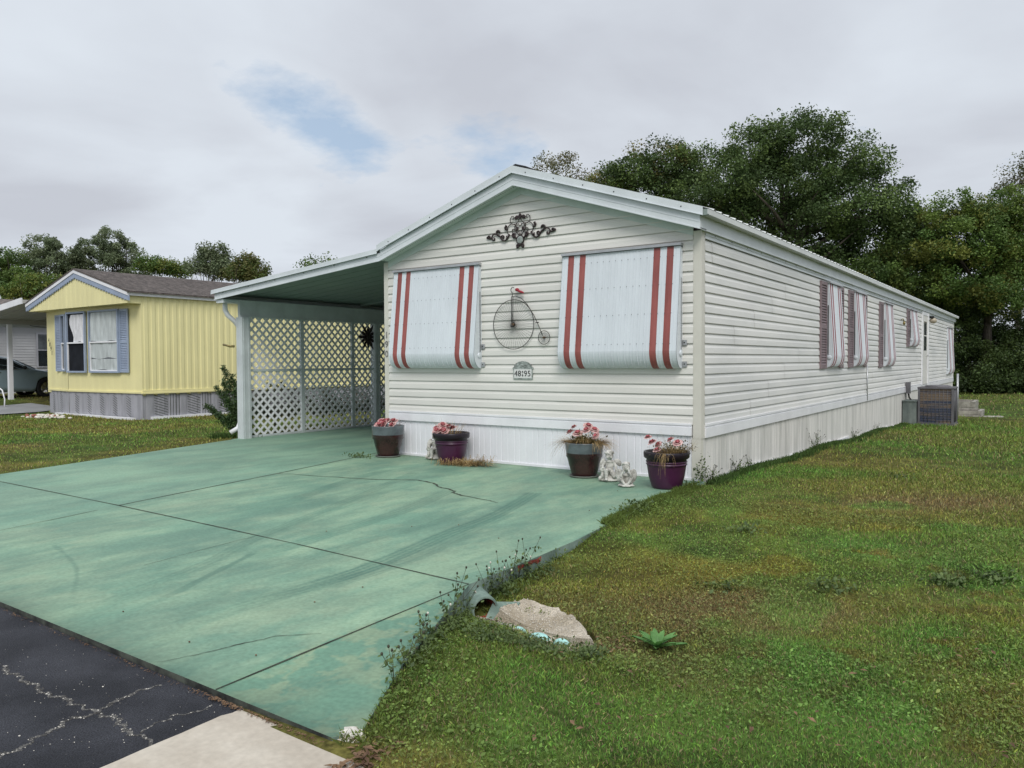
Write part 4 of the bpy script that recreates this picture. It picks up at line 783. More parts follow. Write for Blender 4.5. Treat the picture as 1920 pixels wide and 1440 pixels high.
roses(pB, [(-3.33+dx, -0.31+dy, 0.462+dz) for dx, dy, dz in ((-0.20, -0.06, 0.04), (-0.14, -0.12, 0.02), (-0.06, -0.14, 0.015), (0.0, -0.12, 0.015), (-0.13, -0.02, 0.085), (0.02, -0.06, 0.075), (-0.07, -0.07, 0.03), (0.05, -0.02, 0.05))], 0.062)
mb = MB(); blades(mb, 60, (-3.36, -0.27, 0.42), 0.24, 0.16, 0.10, 0.15, 0, 0.0026); blades(mb, 16, (-3.45, -0.27, 0.42), 0.28, 0.30, 0.08, 0.25, 0, 0.0022, (math.pi*0.95, 0.35)); blades(mb, 14, (-3.25, -0.27, 0.42), 0.22, 0.24, 0.08, 0.2, 0, 0.0021, (0.1, 0.4)); mb.build('dry_grass', M['straw'], pB, fix=False)
pC = glazed_pot((-1.24, -0.42, 0.062), 0.220, 0.40, 'grey rimmed brown glazed pot overflowing with straw grass and three pink roses', 0.115)
mb = MB(); blades(mb, 420, (-1.24, -0.42, 0.44), 0.19, 0.22, 0.13, 0.45, 0, 0.0034); blades(mb, 300, (-1.12, -0.42, 0.44), 0.20, 0.24, 0.09, 0.75, 0, 0.0034, (0.1, 0.6)); blades(mb, 170, (-1.34, -0.44, 0.44), 0.15, 0.32, 0.09, 0.95, 0, 0.0030, (math.pi, 0.45)); blades(mb, 26, (-1.38, -0.48, 0.46), 0.12, 0.34, 0.06, 1.7, 0, 0.0024, (math.pi*1.05, 0.35)); blades(mb, 4, (-1.30, -0.60, 0.46), 0.06, 0.06, 0.05, 2.6, 0, 0.002, (-1.5, .6)); mb.build('dry_grass', M['straw'], pC, fix=False)
mb = MB(); leafy(mb, 260, (-1.24, -0.42, 0.50), (0.10, 0.07, 0.035), 0.035); mb.build('leaves', pmat('dull_potted_leaves', (0.10, 0.11, 0.03), 0.7, 0.5, 30, c2=(0.20, 0.17, 0.06)), pC, fix=False)
roses(pC, [(-1.30, -0.46, 0.555), (-1.12, -0.40, 0.60), (-1.36, -0.44, 0.625), (-1.18, -0.46, 0.60), (-1.05, -0.48, 0.545), (-1.40, -0.46, 0.565), (-1.20, -0.40, 0.64)], 0.052)
pD = plum_pot((-0.13, -0.62, 0.062), 0.238, 0.385, 'plum plastic pot with brown wiry weeds hanging over its rim by the house corner')
mb = MB(); blades(mb, 260, (-0.05, -0.60, 0.42), 0.17, 0.17, 0.14, 0.35, 0, 0.0024); blades(mb, 40, (-0.02, -0.55, 0.42), 0.30, 0.20, 0.14, 0.15, 0, 0.0014, segs=7); blades(mb, 60, (-0.08, -0.74, 0.44), 0.055, 0.12, 0.09, 2.0, 0, 0.0022, (-1.5, 1.0), segs=6); blades(mb, 14, (-0.08, -0.80, 0.44), 0.08, 0.10, 0.07, 2.4, 0, 0.0020, (-1.4, 0.9), segs=8); mb.build('dry_grass', M['straw'], pD, fix=False)
mb = MB(); leafy(mb, 420, (-0.05, -0.60, 0.49), (0.10, 0.08, 0.035), 0.024); mb.build('leaves', pmat('brown_green_leaves', (0.13, 0.10, 0.045), 0.8, 0.5, 30, c2=(0.20, 0.18, 0.08)), pD, fix=False)
roses(pD, [(-0.34, -0.62, 0.575), (-0.27, -0.66, 0.53), (-0.22, -0.62, 0.51), (-0.08, -0.62, 0.565), (0.03, -0.70, 0.545), (-0.20, -0.70, 0.455)], 0.045)
mb = MB(); 
for i in range(520):
    q = random.random(); cx = -3.36+q*0.66+random.gauss(0, 0.05); cy = -0.56+0.22*q+random.gauss(0, 0.05); b_ = random.gauss(0.4, 0.9); l = random.uniform(0.04, 0.14)*(0.6+q); up_ = max(0, random.gauss(0.02, 0.03))+0.10*q*random.random()**2
    w_ = 0.0022; n_ = (-math.sin(b_)*w_, math.cos(b_)*w_); p = [(cx, cy, 0.0645+0.02*q*random.random()), (cx+math.cos(b_)*l*.5, cy+math.sin(b_)*l*.4, 0.068+up_*1.0), (cx+math.cos(b_)*l, cy+math.sin(b_)*l*.8, 0.0655+up_*0.8)]
    mb.add([(x+d*n_[0], y+d*n_[1], z) for (x, y, z) in p for d in (-1, 1)], [(0, 1, 3, 2), (2, 3, 5, 4)], 0)
blades(mb, 260, (-2.98, -0.40, 0.064), 0.13, 0.14, 0.12, 0.55, 0, 0.0030); blades(mb, 60, (-2.90, -0.36, 0.064), 0.20, 0.22, 0.08, 0.25, 0, 0.0024, (0.2, 0.5)); blades(mb, 60, (-3.12, -0.48, 0.064), 0.09, 0.10, 0.10, 0.6, 0, 0.0028)
o = mb.build('straw', M['straw'], fix=False); tag(o, 'loose dry straw fallen on the slab beside the plum pot', 'straw', kind='stuff')

# ------------------------------------------------------------------ cherub statues (one remeshed body each)
def rot(ax, a): return Matrix.Rotation(R(a), 3, ax)
def statue(name, loc, label, sc_, kind, yaw=0):
    t = thing(name, loc, label, 'statue'); x, y, z = loc; mb = MB(); ry = Matrix.Rotation(yaw, 3, 'Z')
    def E(c, r, rr_=None):
        m_ = ry if rr_ is None else ry @ rr_; p = ry @ Vector(c); mb.ell((x+p.x*sc_, y+p.y*sc_, z+p.z*sc_), tuple(q*sc_ for q in r), 10, rot=m_)
    def T(pts, r): mb.tube([Vector((x, y, z))+(ry @ Vector(p))*sc_ for p in pts], [q*sc_ for q in r], 10)
    if kind == 'kneel':      # kneeling cherub with a bunny like animal at its side, leaning arm down
        E((0, 0, 0.04), (0.30, 0.22, 0.06)); E((-0.05, 0.0, 0.10), (0.2, 0.16, 0.08)); E((0.18, 0.02, 0.09), (0.14, 0.12, 0.09))
        E((0.0, 0.02, 0.30), (0.13, 0.12, 0.13)); E((0.01, 0.02, 0.46), (0.125, 0.10, 0.16)); E((0.02, 0.0, 0.58), (0.14, 0.085, 0.06))
        T([(-0.02, -0.04, 0.30), (-0.08, -0.20, 0.34), (-0.08, -0.20, 0.10)], (0.085, 0.075, 0.045)); E((-0.08, -0.24, 0.075), (0.045, 0.08, 0.03))
        T([(0.07, -0.02, 0.26), (0.18, -0.15, 0.16), (0.26, -0.05, 0.10)], (0.085, 0.07, 0.045))
        T([(0.13, 0.0, 0.57), (0.20, -0.05, 0.42), (0.21, -0.12, 0.28), (0.26, -0.16, 0.19)], (0.05, 0.042, 0.034, 0.03)); E((0.28, -0.17, 0.17), (0.04, 0.035, 0.03))
        T([(-0.11, 0.0, 0.57), (-0.19, -0.06, 0.46), (-0.18, -0.15, 0.38)], (0.048, 0.04, 0.032))
        T([(0.02, 0.0, 0.58), (0.02, -0.02, 0.66)], (0.05, 0.05)); E((0.01, -0.03, 0.76), (0.115, 0.115, 0.12)); E((0.01, -0.14, 0.745), (0.022, 0.025, 0.02)); E((-0.05, -0.12, 0.715), (0.04, 0.03, 0.035)); E((0.07, -0.12, 0.715), (0.04, 0.03, 0.035))
        for i in range(26):
            a = random.uniform(0, 6.28); b = random.uniform(0.0, 1.2); E((0.01+0.12*math.cos(a)*math.sin(b+0.3), 0.0+0.12*math.sin(a)*math.sin(b+0.3), 0.78+0.115*math.cos(b)), (0.035, 0.035, 0.03))
        E((-0.20, 0.08, 0.50), (0.09, 0.025, 0.17), rot('Y', 15)); E((0.25, 0.09, 0.56), (0.12, 0.025, 0.085), rot('Y', 30)); E((0.30, 0.09, 0.50), (0.07, 0.022, 0.07), rot('Y', 40))
        E((-0.20, -0.06, 0.34), (0.085, 0.08, 0.09)); E((-0.19, -0.10, 0.18), (0.07, 0.07, 0.09)); E((-0.27, -0.12, 0.09), (0.05, 0.05, 0.07)); E((-0.24, -0.06, 0.43), (0.03, 0.02, 0.05))
    elif kind == 'sit':      # sitting, chin in hands, round wings behind
        E((0, 0.03, 0.05), (0.22, 0.18, 0.06)); E((0, 0.03, 0.20), (0.13, 0.10, 0.15)); E((0, 0.0, 0.34), (0.12, 0.08, 0.07))
        for s in (-1, 1):
            T([(s*0.07, 0.0, 0.14), (s*0.16, -0.12, 0.30), (s*0.13, -0.17, 0.20), (s*0.02, -0.20, 0.06)], (0.075, 0.068, 0.052, 0.036)); E((s*0.06, -0.22, 0.035), (0.075, 0.04, 0.03))
            T([(s*0.13, -0.02, 0.36), (s*0.16, -0.14, 0.32), (s*0.075, -0.14, 0.50)], (0.042, 0.042, 0.032)); E((s*0.075, -0.13, 0.53), (0.035, 0.03, 0.045))
            E((s*0.19, 0.10, 0.30), (0.135, 0.03, 0.235), rot('Y', 12*s)); E((s*0.21, 0.075, 0.24), (0.09, 0.02, 0.16), rot('Y', 18*s)); E((s*0.17, 0.075, 0.42), (0.08, 0.02, 0.09))
            E((s*0.17, -0.16, 0.05), (0.10, 0.05, 0.035), rot('Z', s*30))
        T([(0, 0, 0.36), (0, -0.03, 0.48)], (0.05, 0.05)); E((0, -0.05, 0.59), (0.125, 0.11, 0.115)); E((0, -0.155, 0.575), (0.022, 0.022, 0.02)); E((-0.055, -0.13, 0.55), (0.04, 0.03, 0.035)); E((0.055, -0.13, 0.55), (0.04, 0.03, 0.035)); E((0, -0.14, 0.525), (0.03, 0.02, 0.012))
        for i in range(34):
            a = random.uniform(0, 6.28); b = random.uniform(0.0, 1.25); E((0.125*math.cos(a)*math.sin(b+0.3), -0.03+0.115*math.sin(a)*math.sin(b+0.3)*(1 if math.sin(a) > 0 else .8), 0.62+0.115*math.cos(b)), (0.036, 0.036, 0.034))
    o = mb.build('body', M['stone'], t)
    rm = o.modifiers.new('remesh', 'REMESH'); rm.mode = 'VOXEL'; rm.voxel_size = 0.0042; rm.use_smooth_shade = True
    return t
statue('cherub_statue', (-0.84, -0.56, 0.062), 'taller weathered stone cherub kneeling beside the straw filled pot', 0.375, 'kneel', 0.45)
statue('cherub_statue', (-0.52, -0.78, 0.062), 'small stone cherub sitting chin in hands with round wings', 0.345, 'sit', 0.45)
statue('cherub_statue', (-3.74, -0.16, 0.062), 'stone cherub half hidden behind the left plum pot against the skirting', 0.42, 'kneel', 0.5)

# ------------------------------------------------------------------ air conditioner and neighbours on the side lawn
zg = float(hz(0.8, 13.8))-0.01
ac = thing('air_conditioner', (0.80, 14.2, zg), 'grey boxy air conditioner with wire grille beside the long side wall', 'air conditioner')
ax0, ax1, ay0, ay1, az0, az1 = 0.36, 1.16, 13.85, 14.75, zg+0.04, zg+0.93
mb = MB()
for (a, b) in ((ax0, ax0+0.05), (ax1-0.05, ax1)):
    for (c, d) in ((ay0, ay0+0.05), (ay1-0.05, ay1)): mb.box(a, b, c, d, az0, az1)
mb.box(ax0-0.01, ax1+0.01, ay0-0.01, ay1+0.01, az1, az1+0.04); mb.box(ax0-0.01, ax1+0.01, ay0-0.01, ay1+0.01, az0-0.02, az0+0.03); mb.lathe([(0.30, 0.0), (0.30, 0.03), (0.22, 0.045), (0.0, 0.05)], ((ax0+ax1)/2, (ay0+ay1)/2, az1+0.04), 24); mb.build('cabinet', M['acmetal'], ac)
MB().box(ax0+0.04, ax1-0.04, ay0+0.03, ay1-0.03, az0+0.03, az1).build('coil', M['acfin'], ac)
mb = MB()
for i in range(1, 8): x = ax0+0.05+(ax1-ax0-0.1)*i/8; mb.tube([(x, ay0+0.012, az0+0.03), (x, ay0+0.012, az1)], 0.005, 4); y = ay0+0.05+(ay1-ay0-0.1)*i/8; mb.tube([(ax1-0.012, y, az0+0.03), (ax1-0.012, y, az1)], 0.005, 4)
for i in range(1, 14): z = az0+0.03+(az1-az0-0.03)*i/14; mb.tube([(ax0+0.05, ay0+0.016, z), (ax1-0.05, ay0+0.016, z)], 0.004, 4); mb.tube([(ax1-0.016, ay0+0.05, z), (ax1-0.016, ay1-0.05, z)], 0.004, 4)
mb.build('grille', M['wire'], ac)
MB().box(ax0-0.12, ax1+0.08, ay0-0.05, ay1+0.06, zg-0.08, zg+0.02).build('base', M['block'], ac)
ub = thing('utility_box', (0.18, 13.9, zg), 'plain weathered grey green metal box between the skirting and the air conditioner', 'utility box')
MB().box(0.03, 0.34, 13.72, 14.5, zg-0.02, zg+0.60).build('cabinet', M['boxgreen'], ub); MB().box(0.015, 0.35, 13.70, 14.52, zg+0.60, zg+0.625).build('lid', M['boxgreen'], ub)
def planter(x0, x1, y0, y1, z0, h, label):
    t = thing('block_planter', ((x0+x1)/2, (y0+y1)/2, z0), label, 'planter', 'block planters behind the air conditioner'); e = 0.09
    for n_, (zz0, zz1) in enumerate(((z0, z0+h/2-0.006), (z0+h/2+0.002, z0+h))):
        mb = MB(); q = 0.006*n_; mb.box(x0-q, x1+q, y0, y0+e, zz0, zz1); mb.box(x0-q, x1+q, y1-e, y1, zz0, zz1); mb.box(x0-q, x0+e, y0+e+.002, y1-e-.002, zz0, zz1); mb.box(x1-e, x1+q, y0+e+.002, y1-e-.002, zz0, zz1); mb.build('block_course', M['block'], t)
    MB().box(x0+e, x1-e, y0+e, y1-e, z0, z0+h*0.75).build('soil', M['soil'], t)
planter(0.55, 1.52, 17.4, 18.6, zg-0.01, 0.20, 'low open concrete block planter on the lawn right of the air conditioner')
planter(0.30, 1.20, 19.6, 21.0, zg-0.01, 0.36, 'higher concrete block planter half hidden behind the air conditioner')
mb = MB(); 
for i in range(7): mb.ell((1.75+random.uniform(-.2, .2), 17.6+random.uniform(-.2, .2), zg+0.02), (0.13, 0.1, 0.035), 6)
tag(mb.build('splash_stone', M['block']), 'flat pale stones on the grass beside the low block planter', 'stones', kind='stuff')
mb = MB(); mb.tube([(1.05, 16.0, zg), (1.05, 16.0, zg+1.28)], 0.028); tag(mb.build('pipe_post', M['alu']), 'thin grey pipe standing upright behind the air conditioner', 'pipe')

# ------------------------------------------------------------------ drain pipe, broken concrete, turquoise stones
px_, py_, pz_ = 0.44, -4.55, -0.060
cu = thing('drain_pipe', (px_, py_, pz_), 'short painted concrete drain pipe with red inside under the driveway edge', 'drain pipe')
ax_ = Vector((0.84, -0.52, -0.06)).normalized(); bx = ax_.cross(Vector((0, 0, 1))).normalized(); cx_ = bx.cross(ax_)
def ringp(c, r, n=28): return [c+(bx*math.cos(2*math.pi*j/n)+cx_*math.sin(2*math.pi*j/n))*r for j in range(n)]
def pipe(rs, name, m):
    mb = MB(); vs = []; n = 28
    for d, r in rs: vs += ringp(Vector((px_, py_, pz_))+ax_*d, r)
    mb.add(vs, [(i*n+j, i*n+(j+1) % n, (i+1)*n+(j+1) % n, (i+1)*n+j) for i in range(len(rs)-1) for j in range(n)], 0, True); return mb.build(name, m, cu, fix=False)
pipe([(-0.45, 0.082), (0.03, 0.082), (0.035, 0.079), (0.035, 0.068)], 'pipe_shell', M['slabside']); pipe([(0.034, 0.068), (0.02, 0.066), (-0.4, 0.066), (-0.4, 0.0)], 'pipe_lining', M['redpaint'])
mb = MB(); q0, q1 = G(925, 1128, -0.03), G(975, 1130, -0.04); q2, q3 = G(945, 1178, -0.13), G(905, 1172, -0.13); mb.hexa([(*q3, -0.2), (*q2, -0.2), (*q1, -0.12), (*q0, -0.12), (*q3, -0.125), (*q2, -0.125), (*q1, -0.035), (*q0, -0.03)]); mb.build('collar', M['slabside'], cu)
SW = [G(x, y, -0.06) for x, y in ((935, 1150), (950, 1135), (985, 1128), (1015, 1138), (1050, 1150), (1080, 1165), (1100, 1190), (1118, 1212))]+[G(x, y, -0.14) for x, y in ((1100, 1240), (1050, 1235), (990, 1222), (950, 1205), (900, 1190), (880, 1165))]
cxs = sum(p[0] for p in SW)/len(SW); cys = sum(p[1] for p in SW)/len(SW); mb = MB(); ring = []; N_ = len(SW)*6
for i in range(N_):
    a = SW[i//6]; b = SW[(i//6+1) % len(SW)]; t = (i % 6)/6; j = 0.012; ring.append((a[0]+(b[0]-a[0])*t+random.uniform(-j, j), a[1]+(b[1]-a[1])*t+random.uniform(-j, j), (-0.035 if i < 8*6-6 else -0.10)+random.uniform(-.006, .006)))
vs = []
for q, (s, dz) in enumerate(((1.0, -0.08), (1.0, -0.012), (0.95, 0.0), (0.85, -0.008), (0.6, -0.025), (0.35, -0.035), (0.0, -0.038))):
    for (x, y, z) in ring: X_ = cxs+(x-cxs)*s; Y_ = cys+(y-cys)*s; vs.append((X_, Y_, z*(s if q > 2 else 1)+(-0.06)*(1-s if q > 2 else 0)+dz+0.012*(float(fbm(np.array(X_*16.0), np.array(Y_*16.0), 3))-0.5)))
mb.add(vs, [(i*N_+j, i*N_+(j+1) % N_, (i+1)*N_+(j+1) % N_, (i+1)*N_+j) for i in range(6) for j in range(N_)], 0, False)
for i in range(700):
    a = random.random()*6.28; s = math.sqrt(random.random())*0.97; j = int(a/6.2832*N_) % N_; x, y, z = ring[j]; px0 = cxs+(x-cxs)*s; py0 = cys+(y-cys)*s; zz0 = z+(z*(s-1)-0.06*(1-s) if s < 0.85 else 0)+np.interp(s, [0, .35, .6, .85, .95, 1], [-0.038, -0.035, -0.025, -0.008, 0.0, -0.012])+0.002; r_ = random.uniform(0.0015, 0.0042); mb.ell((px0, py0, zz0), (r_, r_, r_*0.6), 3, 1)
sw = mb.build('broken_concrete', [M['shell'], M['shellbit']], fix=False); tag(sw, 'jagged sunken patch of shell concrete in the grass beside the drain pipe', 'concrete patch')
for i, (x, y, s, lb) in enumerate(((972, 1186, 0.050, 'turquoise painted stone nearest the drain pipe, pressed against a grey block'), (1010, 1198, 0.070, 'largest turquoise painted stone, middle one half buried in the grass bank'), (1053, 1209, 0.052, 'rightmost turquoise painted stone, low behind the weeds'))):
    gx_, gy__ = G(x, y+4, -0.12); mb = MB(); mb.ell((gx_, gy__, -0.122), (s, s*0.55, 0.048), 10, rot=Matrix.Rotation(0.5-0.1*i, 3, 'Z')); tag(mb.build('painted_stone', M['aqua']), lb, 'stone', 'turquoise stones at the edge of the swale')
gx_, gy__ = G(945, 1185, -0.1); mb = MB(); mb.hexa([(gx_-0.10, gy__-0.03, -0.13), (gx_+0.10, gy__+0.0, -0.13), (gx_+0.08, gy__+0.08, -0.13), (gx_-0.08, gy__+0.07, -0.13), (gx_-0.10, gy__-0.02, -0.078), (gx_+0.09, gy__+0.0, -0.085), (gx_+0.07, gy__+0.08, -0.08), (gx_-0.08, gy__+0.06, -0.075)]); tag(mb.build('rubble_stone', M['block']), 'small grey rubble slab lying above the first turquoise stone', 'rubble')
mb = MB(); e_ = []
for i in range(13):
    a = i/13*6.28; e_.append((1.13+0.062*math.cos(a)*random.uniform(0.75, 1.2), -6.235+0.048*math.sin(a)*random.uniform(0.75, 1.2)))
mb.prism([(x, y) for x, y in e_], 2, -0.02, 0.050); mb.prism([(1.13+(x-1.13)*0.72, -6.22+(y+6.22)*0.72) for x, y in e_], 2, 0.050, 0.063); tag(mb.build('concrete_chunk', M['shellbit']), 'broken white concrete chunk at the corner of the green driveway', 'concrete chunk')

# ------------------------------------------------------------------ yellow mobile home
YX0, YX1, YW, YG, YL = -20.1, -15.1, 2.0, 1.66, 24.0
yh = thing('mobile_home', (-17.6, 2.0, 0), 'yellow corrugated metal mobile home with grey skirting and brown shingle roof', 'mobile home')
YP = -17.62; YS = 0.272; yz = lambda x: 3.66-YS*abs(x-YP)     # underside of rake
def corr(mb, u0, u1, z0, z1f, P, step=0.152, depth=0.012, mi=0):
    n = int(round((u1-u0)/step)); vs = []
    pr = []
    for i in range(n): u = u0+(u1-u0)*i/n; w_ = (u1-u0)/n; pr += [(u, 0), (u+w_*0.30, 0), (u+w_*0.40, depth), (u+w_*0.85, depth)]
    pr.append((u1, 0))
    for (u, o_) in pr: vs += [P(u, o_, z0), P(u, o_, z1f(u))]
    mb.add(vs, [(2*i, 2*i+1, 2*i+3, 2*i+2) for i in range(len(pr)-1)], mi)
mb = MB(); corr(mb, YG, YG+YL, 0.68, lambda u: 3.06, lambda u, o_, z: (YX1+o_, u, z)) if False else corr(mb, YW, YW+YL, 0.68, lambda u: 3.08, lambda u, o_, z: (YX1+o_, u, z), 0.19, 0.016); 
mb.prism([(YX0, 0.6), (YX1-0.01, 0.6), (YX1-0.01, 3.06), (YP, 3.70), (YX0, 3.06)], 1, YW+0.02, YW+YL); 
# front lower wall with a shallow bay facet
FR = [(YX0, YW+0.05), (-18.52, YW-0.16), (-18.50, YW-0.16), (YX1, YW)]
for (a, b) in ((0, 1), (2, 3)):
    x0, y0 = FR[a]; x1, y1 = FR[b]; l = math.hypot(x1-x0, y1-y0); dx, dy = (x1-x0)/l, (y1-y0)/l
    corr(mb, 0, l, 0.68, lambda u: 3.0, lambda u, o_, z, x0=x0, y0=y0, dx=dx, dy=dy: (x0+dx*u+dy*o_, y0+dy*u-dx*o_, z), 0.30, 0.004)
mb.build('wall', M['yellow'], yh)
mb = MB(); corr(mb, YX0-0.25, YX1+0.0, 2.86, lambda u: yz(u)+0.03, lambda u, o_, z: (u, YG-o_, z), 0.25, 0.006); mb.box(YX0-0.25, YX1+0.008, YG+0.004, YW, 2.862, 2.875); mb.box(YX1-0.02, YX1+0.010, YG, YW, 2.86, 3.06); mb.box(YX0-0.25, YX0-0.24, YG, YW+0.5, 2.86, 3.0); mb.build('gable', M['yellow'], yh)
mb = MB(); mb.box(YX1-0.0, YX1+0.050, YW-0.03, YW+YL, 0.64, 0.675); mb.box(YX1-0.0, YX1+0.036, YW, YW+YL, 0.675, 0.73); mb.box(YX0+0.01, YX0+0.02, YW+0.3, YW+5, 0.64, 0.69)
for (a, b) in ((0, 1), (2, 3)):
    x0, y0 = FR[a]; x1, y1 = FR[b]; mb.hexa([(x0, y0-0.03, 0.65), (x1, y1-0.03, 0.65), (x1, y1, 0.65), (x0, y0, 0.65), (x0, y0-0.03, 0.70), (x1, y1-0.03, 0.70), (x1, y1, 0.70), (x0, y0, 0.70)])
mb.build('trim_band', M['yellow'], yh)
mb = MB()
for (a, b) in ((0, 1), (2, 3)):
    x0, y0 = FR[a]; x1, y1 = FR[b]; l = math.hypot(x1-x0, y1-y0); dx, dy = (x1-x0)/l, (y1-y0)/l
    P = lambda u, o_, z, x0=x0, y0=y0, dx=dx, dy=dy: (x0+dx*u+dy*(o_-0.01), y0+dy*u-dx*(o_-0.01), z)
    corr(mb, 0, l, -0.05, lambda u: 0.65, P, 0.30, 0.012)
    # diagonal grooves in every other panel
    n = int(l/0.6)
    for i in range(n):
        for q in range(8):
            z = 0.06+q*0.062; u = i*0.6+0.32; mb.add([P(u, 0.016, z+0.09), P(u+0.2, 0.016, z), P(u+0.2, 0.016, z+0.011), P(u, 0.016, z+0.101)], [(0, 1, 2, 3)], 1)
corr(mb, YW, YW+YL, -0.08, lambda u: 0.65, lambda u, o_, z: (YX1-0.012+o_, u, z), 0.30, 0.012)
for i in range(12):
    u = YW+0.3+i*0.9
    for q in range(8): z = 0.02+q*0.066; mb.add([(YX1+0.004, u, z+0.12), (YX1+0.004, u+0.36, z), (YX1+0.004, u+0.36, z+0.012), (YX1+0.004, u, z+0.132)], [(0, 1, 2, 3)], 1)
    for q in (0.42, 0.5, 0.58, 0.66): mb.add([(YX1+0.004, u+q, 0.0), (YX1+0.004, u+q+0.012, 0.0), (YX1+0.004, u+q+0.012, 0.62), (YX1+0.004, u+q, 0.62)], [(0, 1, 2, 3)], 1)
mb.build('skirting', [M['skirt_y'], M['joint']], yh)
mb = MB(); mb.box(YX1-0.02, YX1+0.05, YW+0.2, YW+8, -0.03, 0.07); mb.box(-19.2, YX1-0.1, YW-0.22, YW-0.12, -0.02, 0.06); mb.build('skirting_track', M['trim'], yh)
mb = MB()
for x0, x1 in ((YX0-0.33, YP), (YP, YX1+0.10)):
    slopebox(mb, x0, x1, YG-0.05, YG-0.02, yz(x0)+0.09, yz(x1)+0.09, 0.085)
slopebox(mb, YX1+0.06, YX1+0.10, YG-0.02, YW+YL, yz(YX1+0.10)+0.09, yz(YX1+0.10)+0.09, 0.075); mb.build('fascia', M['trim'], yh)
mb = MB()
for x0, x1 in ((YX0-0.33, YP), (YP, YX1+0.13)): slopebox(mb, x0, x1, YG-0.035, YG, yz(x0)-0.03, yz(x1)-0.03, 0.118)
n = 42
for i in range(n): x = YX0-0.25+(YX1-YX0+0.25)*i/n; mb.prism([(x, yz(x)-0.028), (x+0.11, yz(x+0.11)-0.028), (x+0.055, yz(x+0.055)-0.065)], 1, YG-0.03, YG-0.018)
mb.build('valance_board', M['blue'], yh)
mb = MB(); slopebox(mb, YX0-0.36, YP, YG-0.06, YW+YL+.2, yz(YX0-0.36)+0.175, yz(YP)+0.175, 0.03); slopebox(mb, YP, YX1+0.16, YG-0.06, YW+YL+.2, yz(YP)+0.175, yz(YX1+0.16)+0.175, 0.03)
# shingle courses as real steps
for i in range(18):
    for s in (-1, 1):
        xa = YP+s*(0.02+i*0.148); xb = YP+s*(0.02+(i+1)*0.148)
        if (s > 0 and xb > YX1+0.17) or (s < 0 and xb < YX0-0.37): continue
        za, zb_ = yz(xa)+0.207, yz(xb)+0.214; x0, x1, z0, z1 = (xa, xb, za, zb_) if s > 0 else (xb, xa, zb_, za); slopebox(mb, x0, x1, YG-0.06, YW+YL+.2, z0, z1, 0.003)
mb.build('roof', M['shingle'], yh)
MB().box(YP-0.5, YP-0.44, 9.0, 9.06, yz(YP)+0.1, yz(YP)+0.55).build('roof_vent', M['alu'], yh)
def ywin(x0, x1, z0, z1, y, kind, dy=0.0):
    mb = MB(); f_ = 0.045; yy0, yy1 = y-0.05, y
    P = lambda x: (y+dy*(x-x0)/(x1-x0))
    def bx_(a, b, c, d, o0, o1, mi=0): mb.hexa([(a, P(a)-o1, c), (b, P(b)-o1, c), (b, P(b)-o0, c), (a, P(a)-o0, c), (a, P(a)-o1, d), (b, P(b)-o1, d), (b, P(b)-o0, d), (a, P(a)-o0, d)], mi)
    for (a, b, c, d) in ((x0, x0+f_, z0, z1), (x1-f_, x1, z0, z1), (x0+f_, x1-f_, z0, z0+f_), (x0+f_, x1-f_, z1-f_, z1)): bx_(a, b, c, d, 0, 0.05)
    w_ = mb.build('window', M['blue'], yh); zm = z0+(z1-z0)*0.49
    mb = MB(); bx_(x0+f_, x1-f_, zm-0.018, zm+0.018, 0.005, 0.04); bx_(x0+f_, x0+f_+0.025, z0+f_, zm, 0.0, 0.035); bx_(x0+f_, x1-f_, z0+f_, z0+f_+0.025, 0.0, 0.035) if kind != 'mid' else None; mb.build('sash', M['trim'], w_)
    mb = MB(); bx_(x0+f_, x1-f_, z0+f_, z1-f_, -0.01, 0.004); mb.build('window_pane', M['screen'] if kind == 'mid' else M['glassg'], w_)
    mb = MB()
    def cloth(a, b, c, d, seed, jagl=0.0):
        rr_ = random.Random(seed); n = 24; vs = []
        for i in range(n+1):
            for j in range(7):
                u = i/n; v = j/6; left = jagl*(0.5+0.5*math.sin(v*5+1)) if jagl else 0; x = a+left*(b-a)+(b-a)*(1-left)*u; vs.append((x, P(x)-0.006-0.006*math.sin(u*17+v*3+seed)-0.005, c+(d-c)*v+(0.02*math.sin(u*9+seed) if j in (0,) else 0)))
        mb.add(vs, [(i*7+j, (i+1)*7+j, (i+1)*7+j+1, i*7+j+1) for i in range(n) for j in range(6)], 0, True)
    if kind == 'mid': cloth(x0+f_+0.08, x1-f_, zm+0.02, z1-f_-0.03, 3, 0.28); mb.build('curtain', M['curtain_w'], w_, fix=False)
    elif kind == 'big':
        cloth(x0+f_+0.02, x1-f_, zm+0.02, z1-f_, 1); cloth(x0+f_+0.03, x1-f_, z0+f_+0.33, zm-0.02, 2); cloth(x0+f_+0.03, x1-f_, z0+f_+0.03, z0+f_+0.31, 4); mb.build('curtain', M['curtain'], w_, fix=False)
    return w_
ywin(-18.46, -17.52, 1.16, 2.77, YW-0.185, 'mid', 0.04); ywin(-17.36, -15.98, 1.16, 2.77, YW-0.135, 'big', 0.06)
ywin(-18.92, -18.56, 1.19, 2.73, YW-0.12, 'small', -0.05)
def P_y(u, o_, z): return (u, YW-0.06-o_+0.02, z)
shutter(yh, lambda u, o_, z: (u, YW-0.055-o_, z), -15.98, -15.58, 1.17, 2.76, M['blue'], 0.0)
shutter(yh, lambda u, o_, z: (u, YW-0.075-o_, z), -19.34, -18.95, 1.19, 2.73, M['blue'], 0.0)
for ch, x, z in (('4', -19.84, 2.05), ('8', -19.76, 1.93), ('9', -19.68, 1.81), ('1', -19.60, 1.69)): text_obj('house_number', ch, 0.17, (x, YW-0.012-(x+20.1)*0.13, z), (1, -0.13, 0), (0, 0, 1), M['ink'], yh, 0.003)
mb = MB()
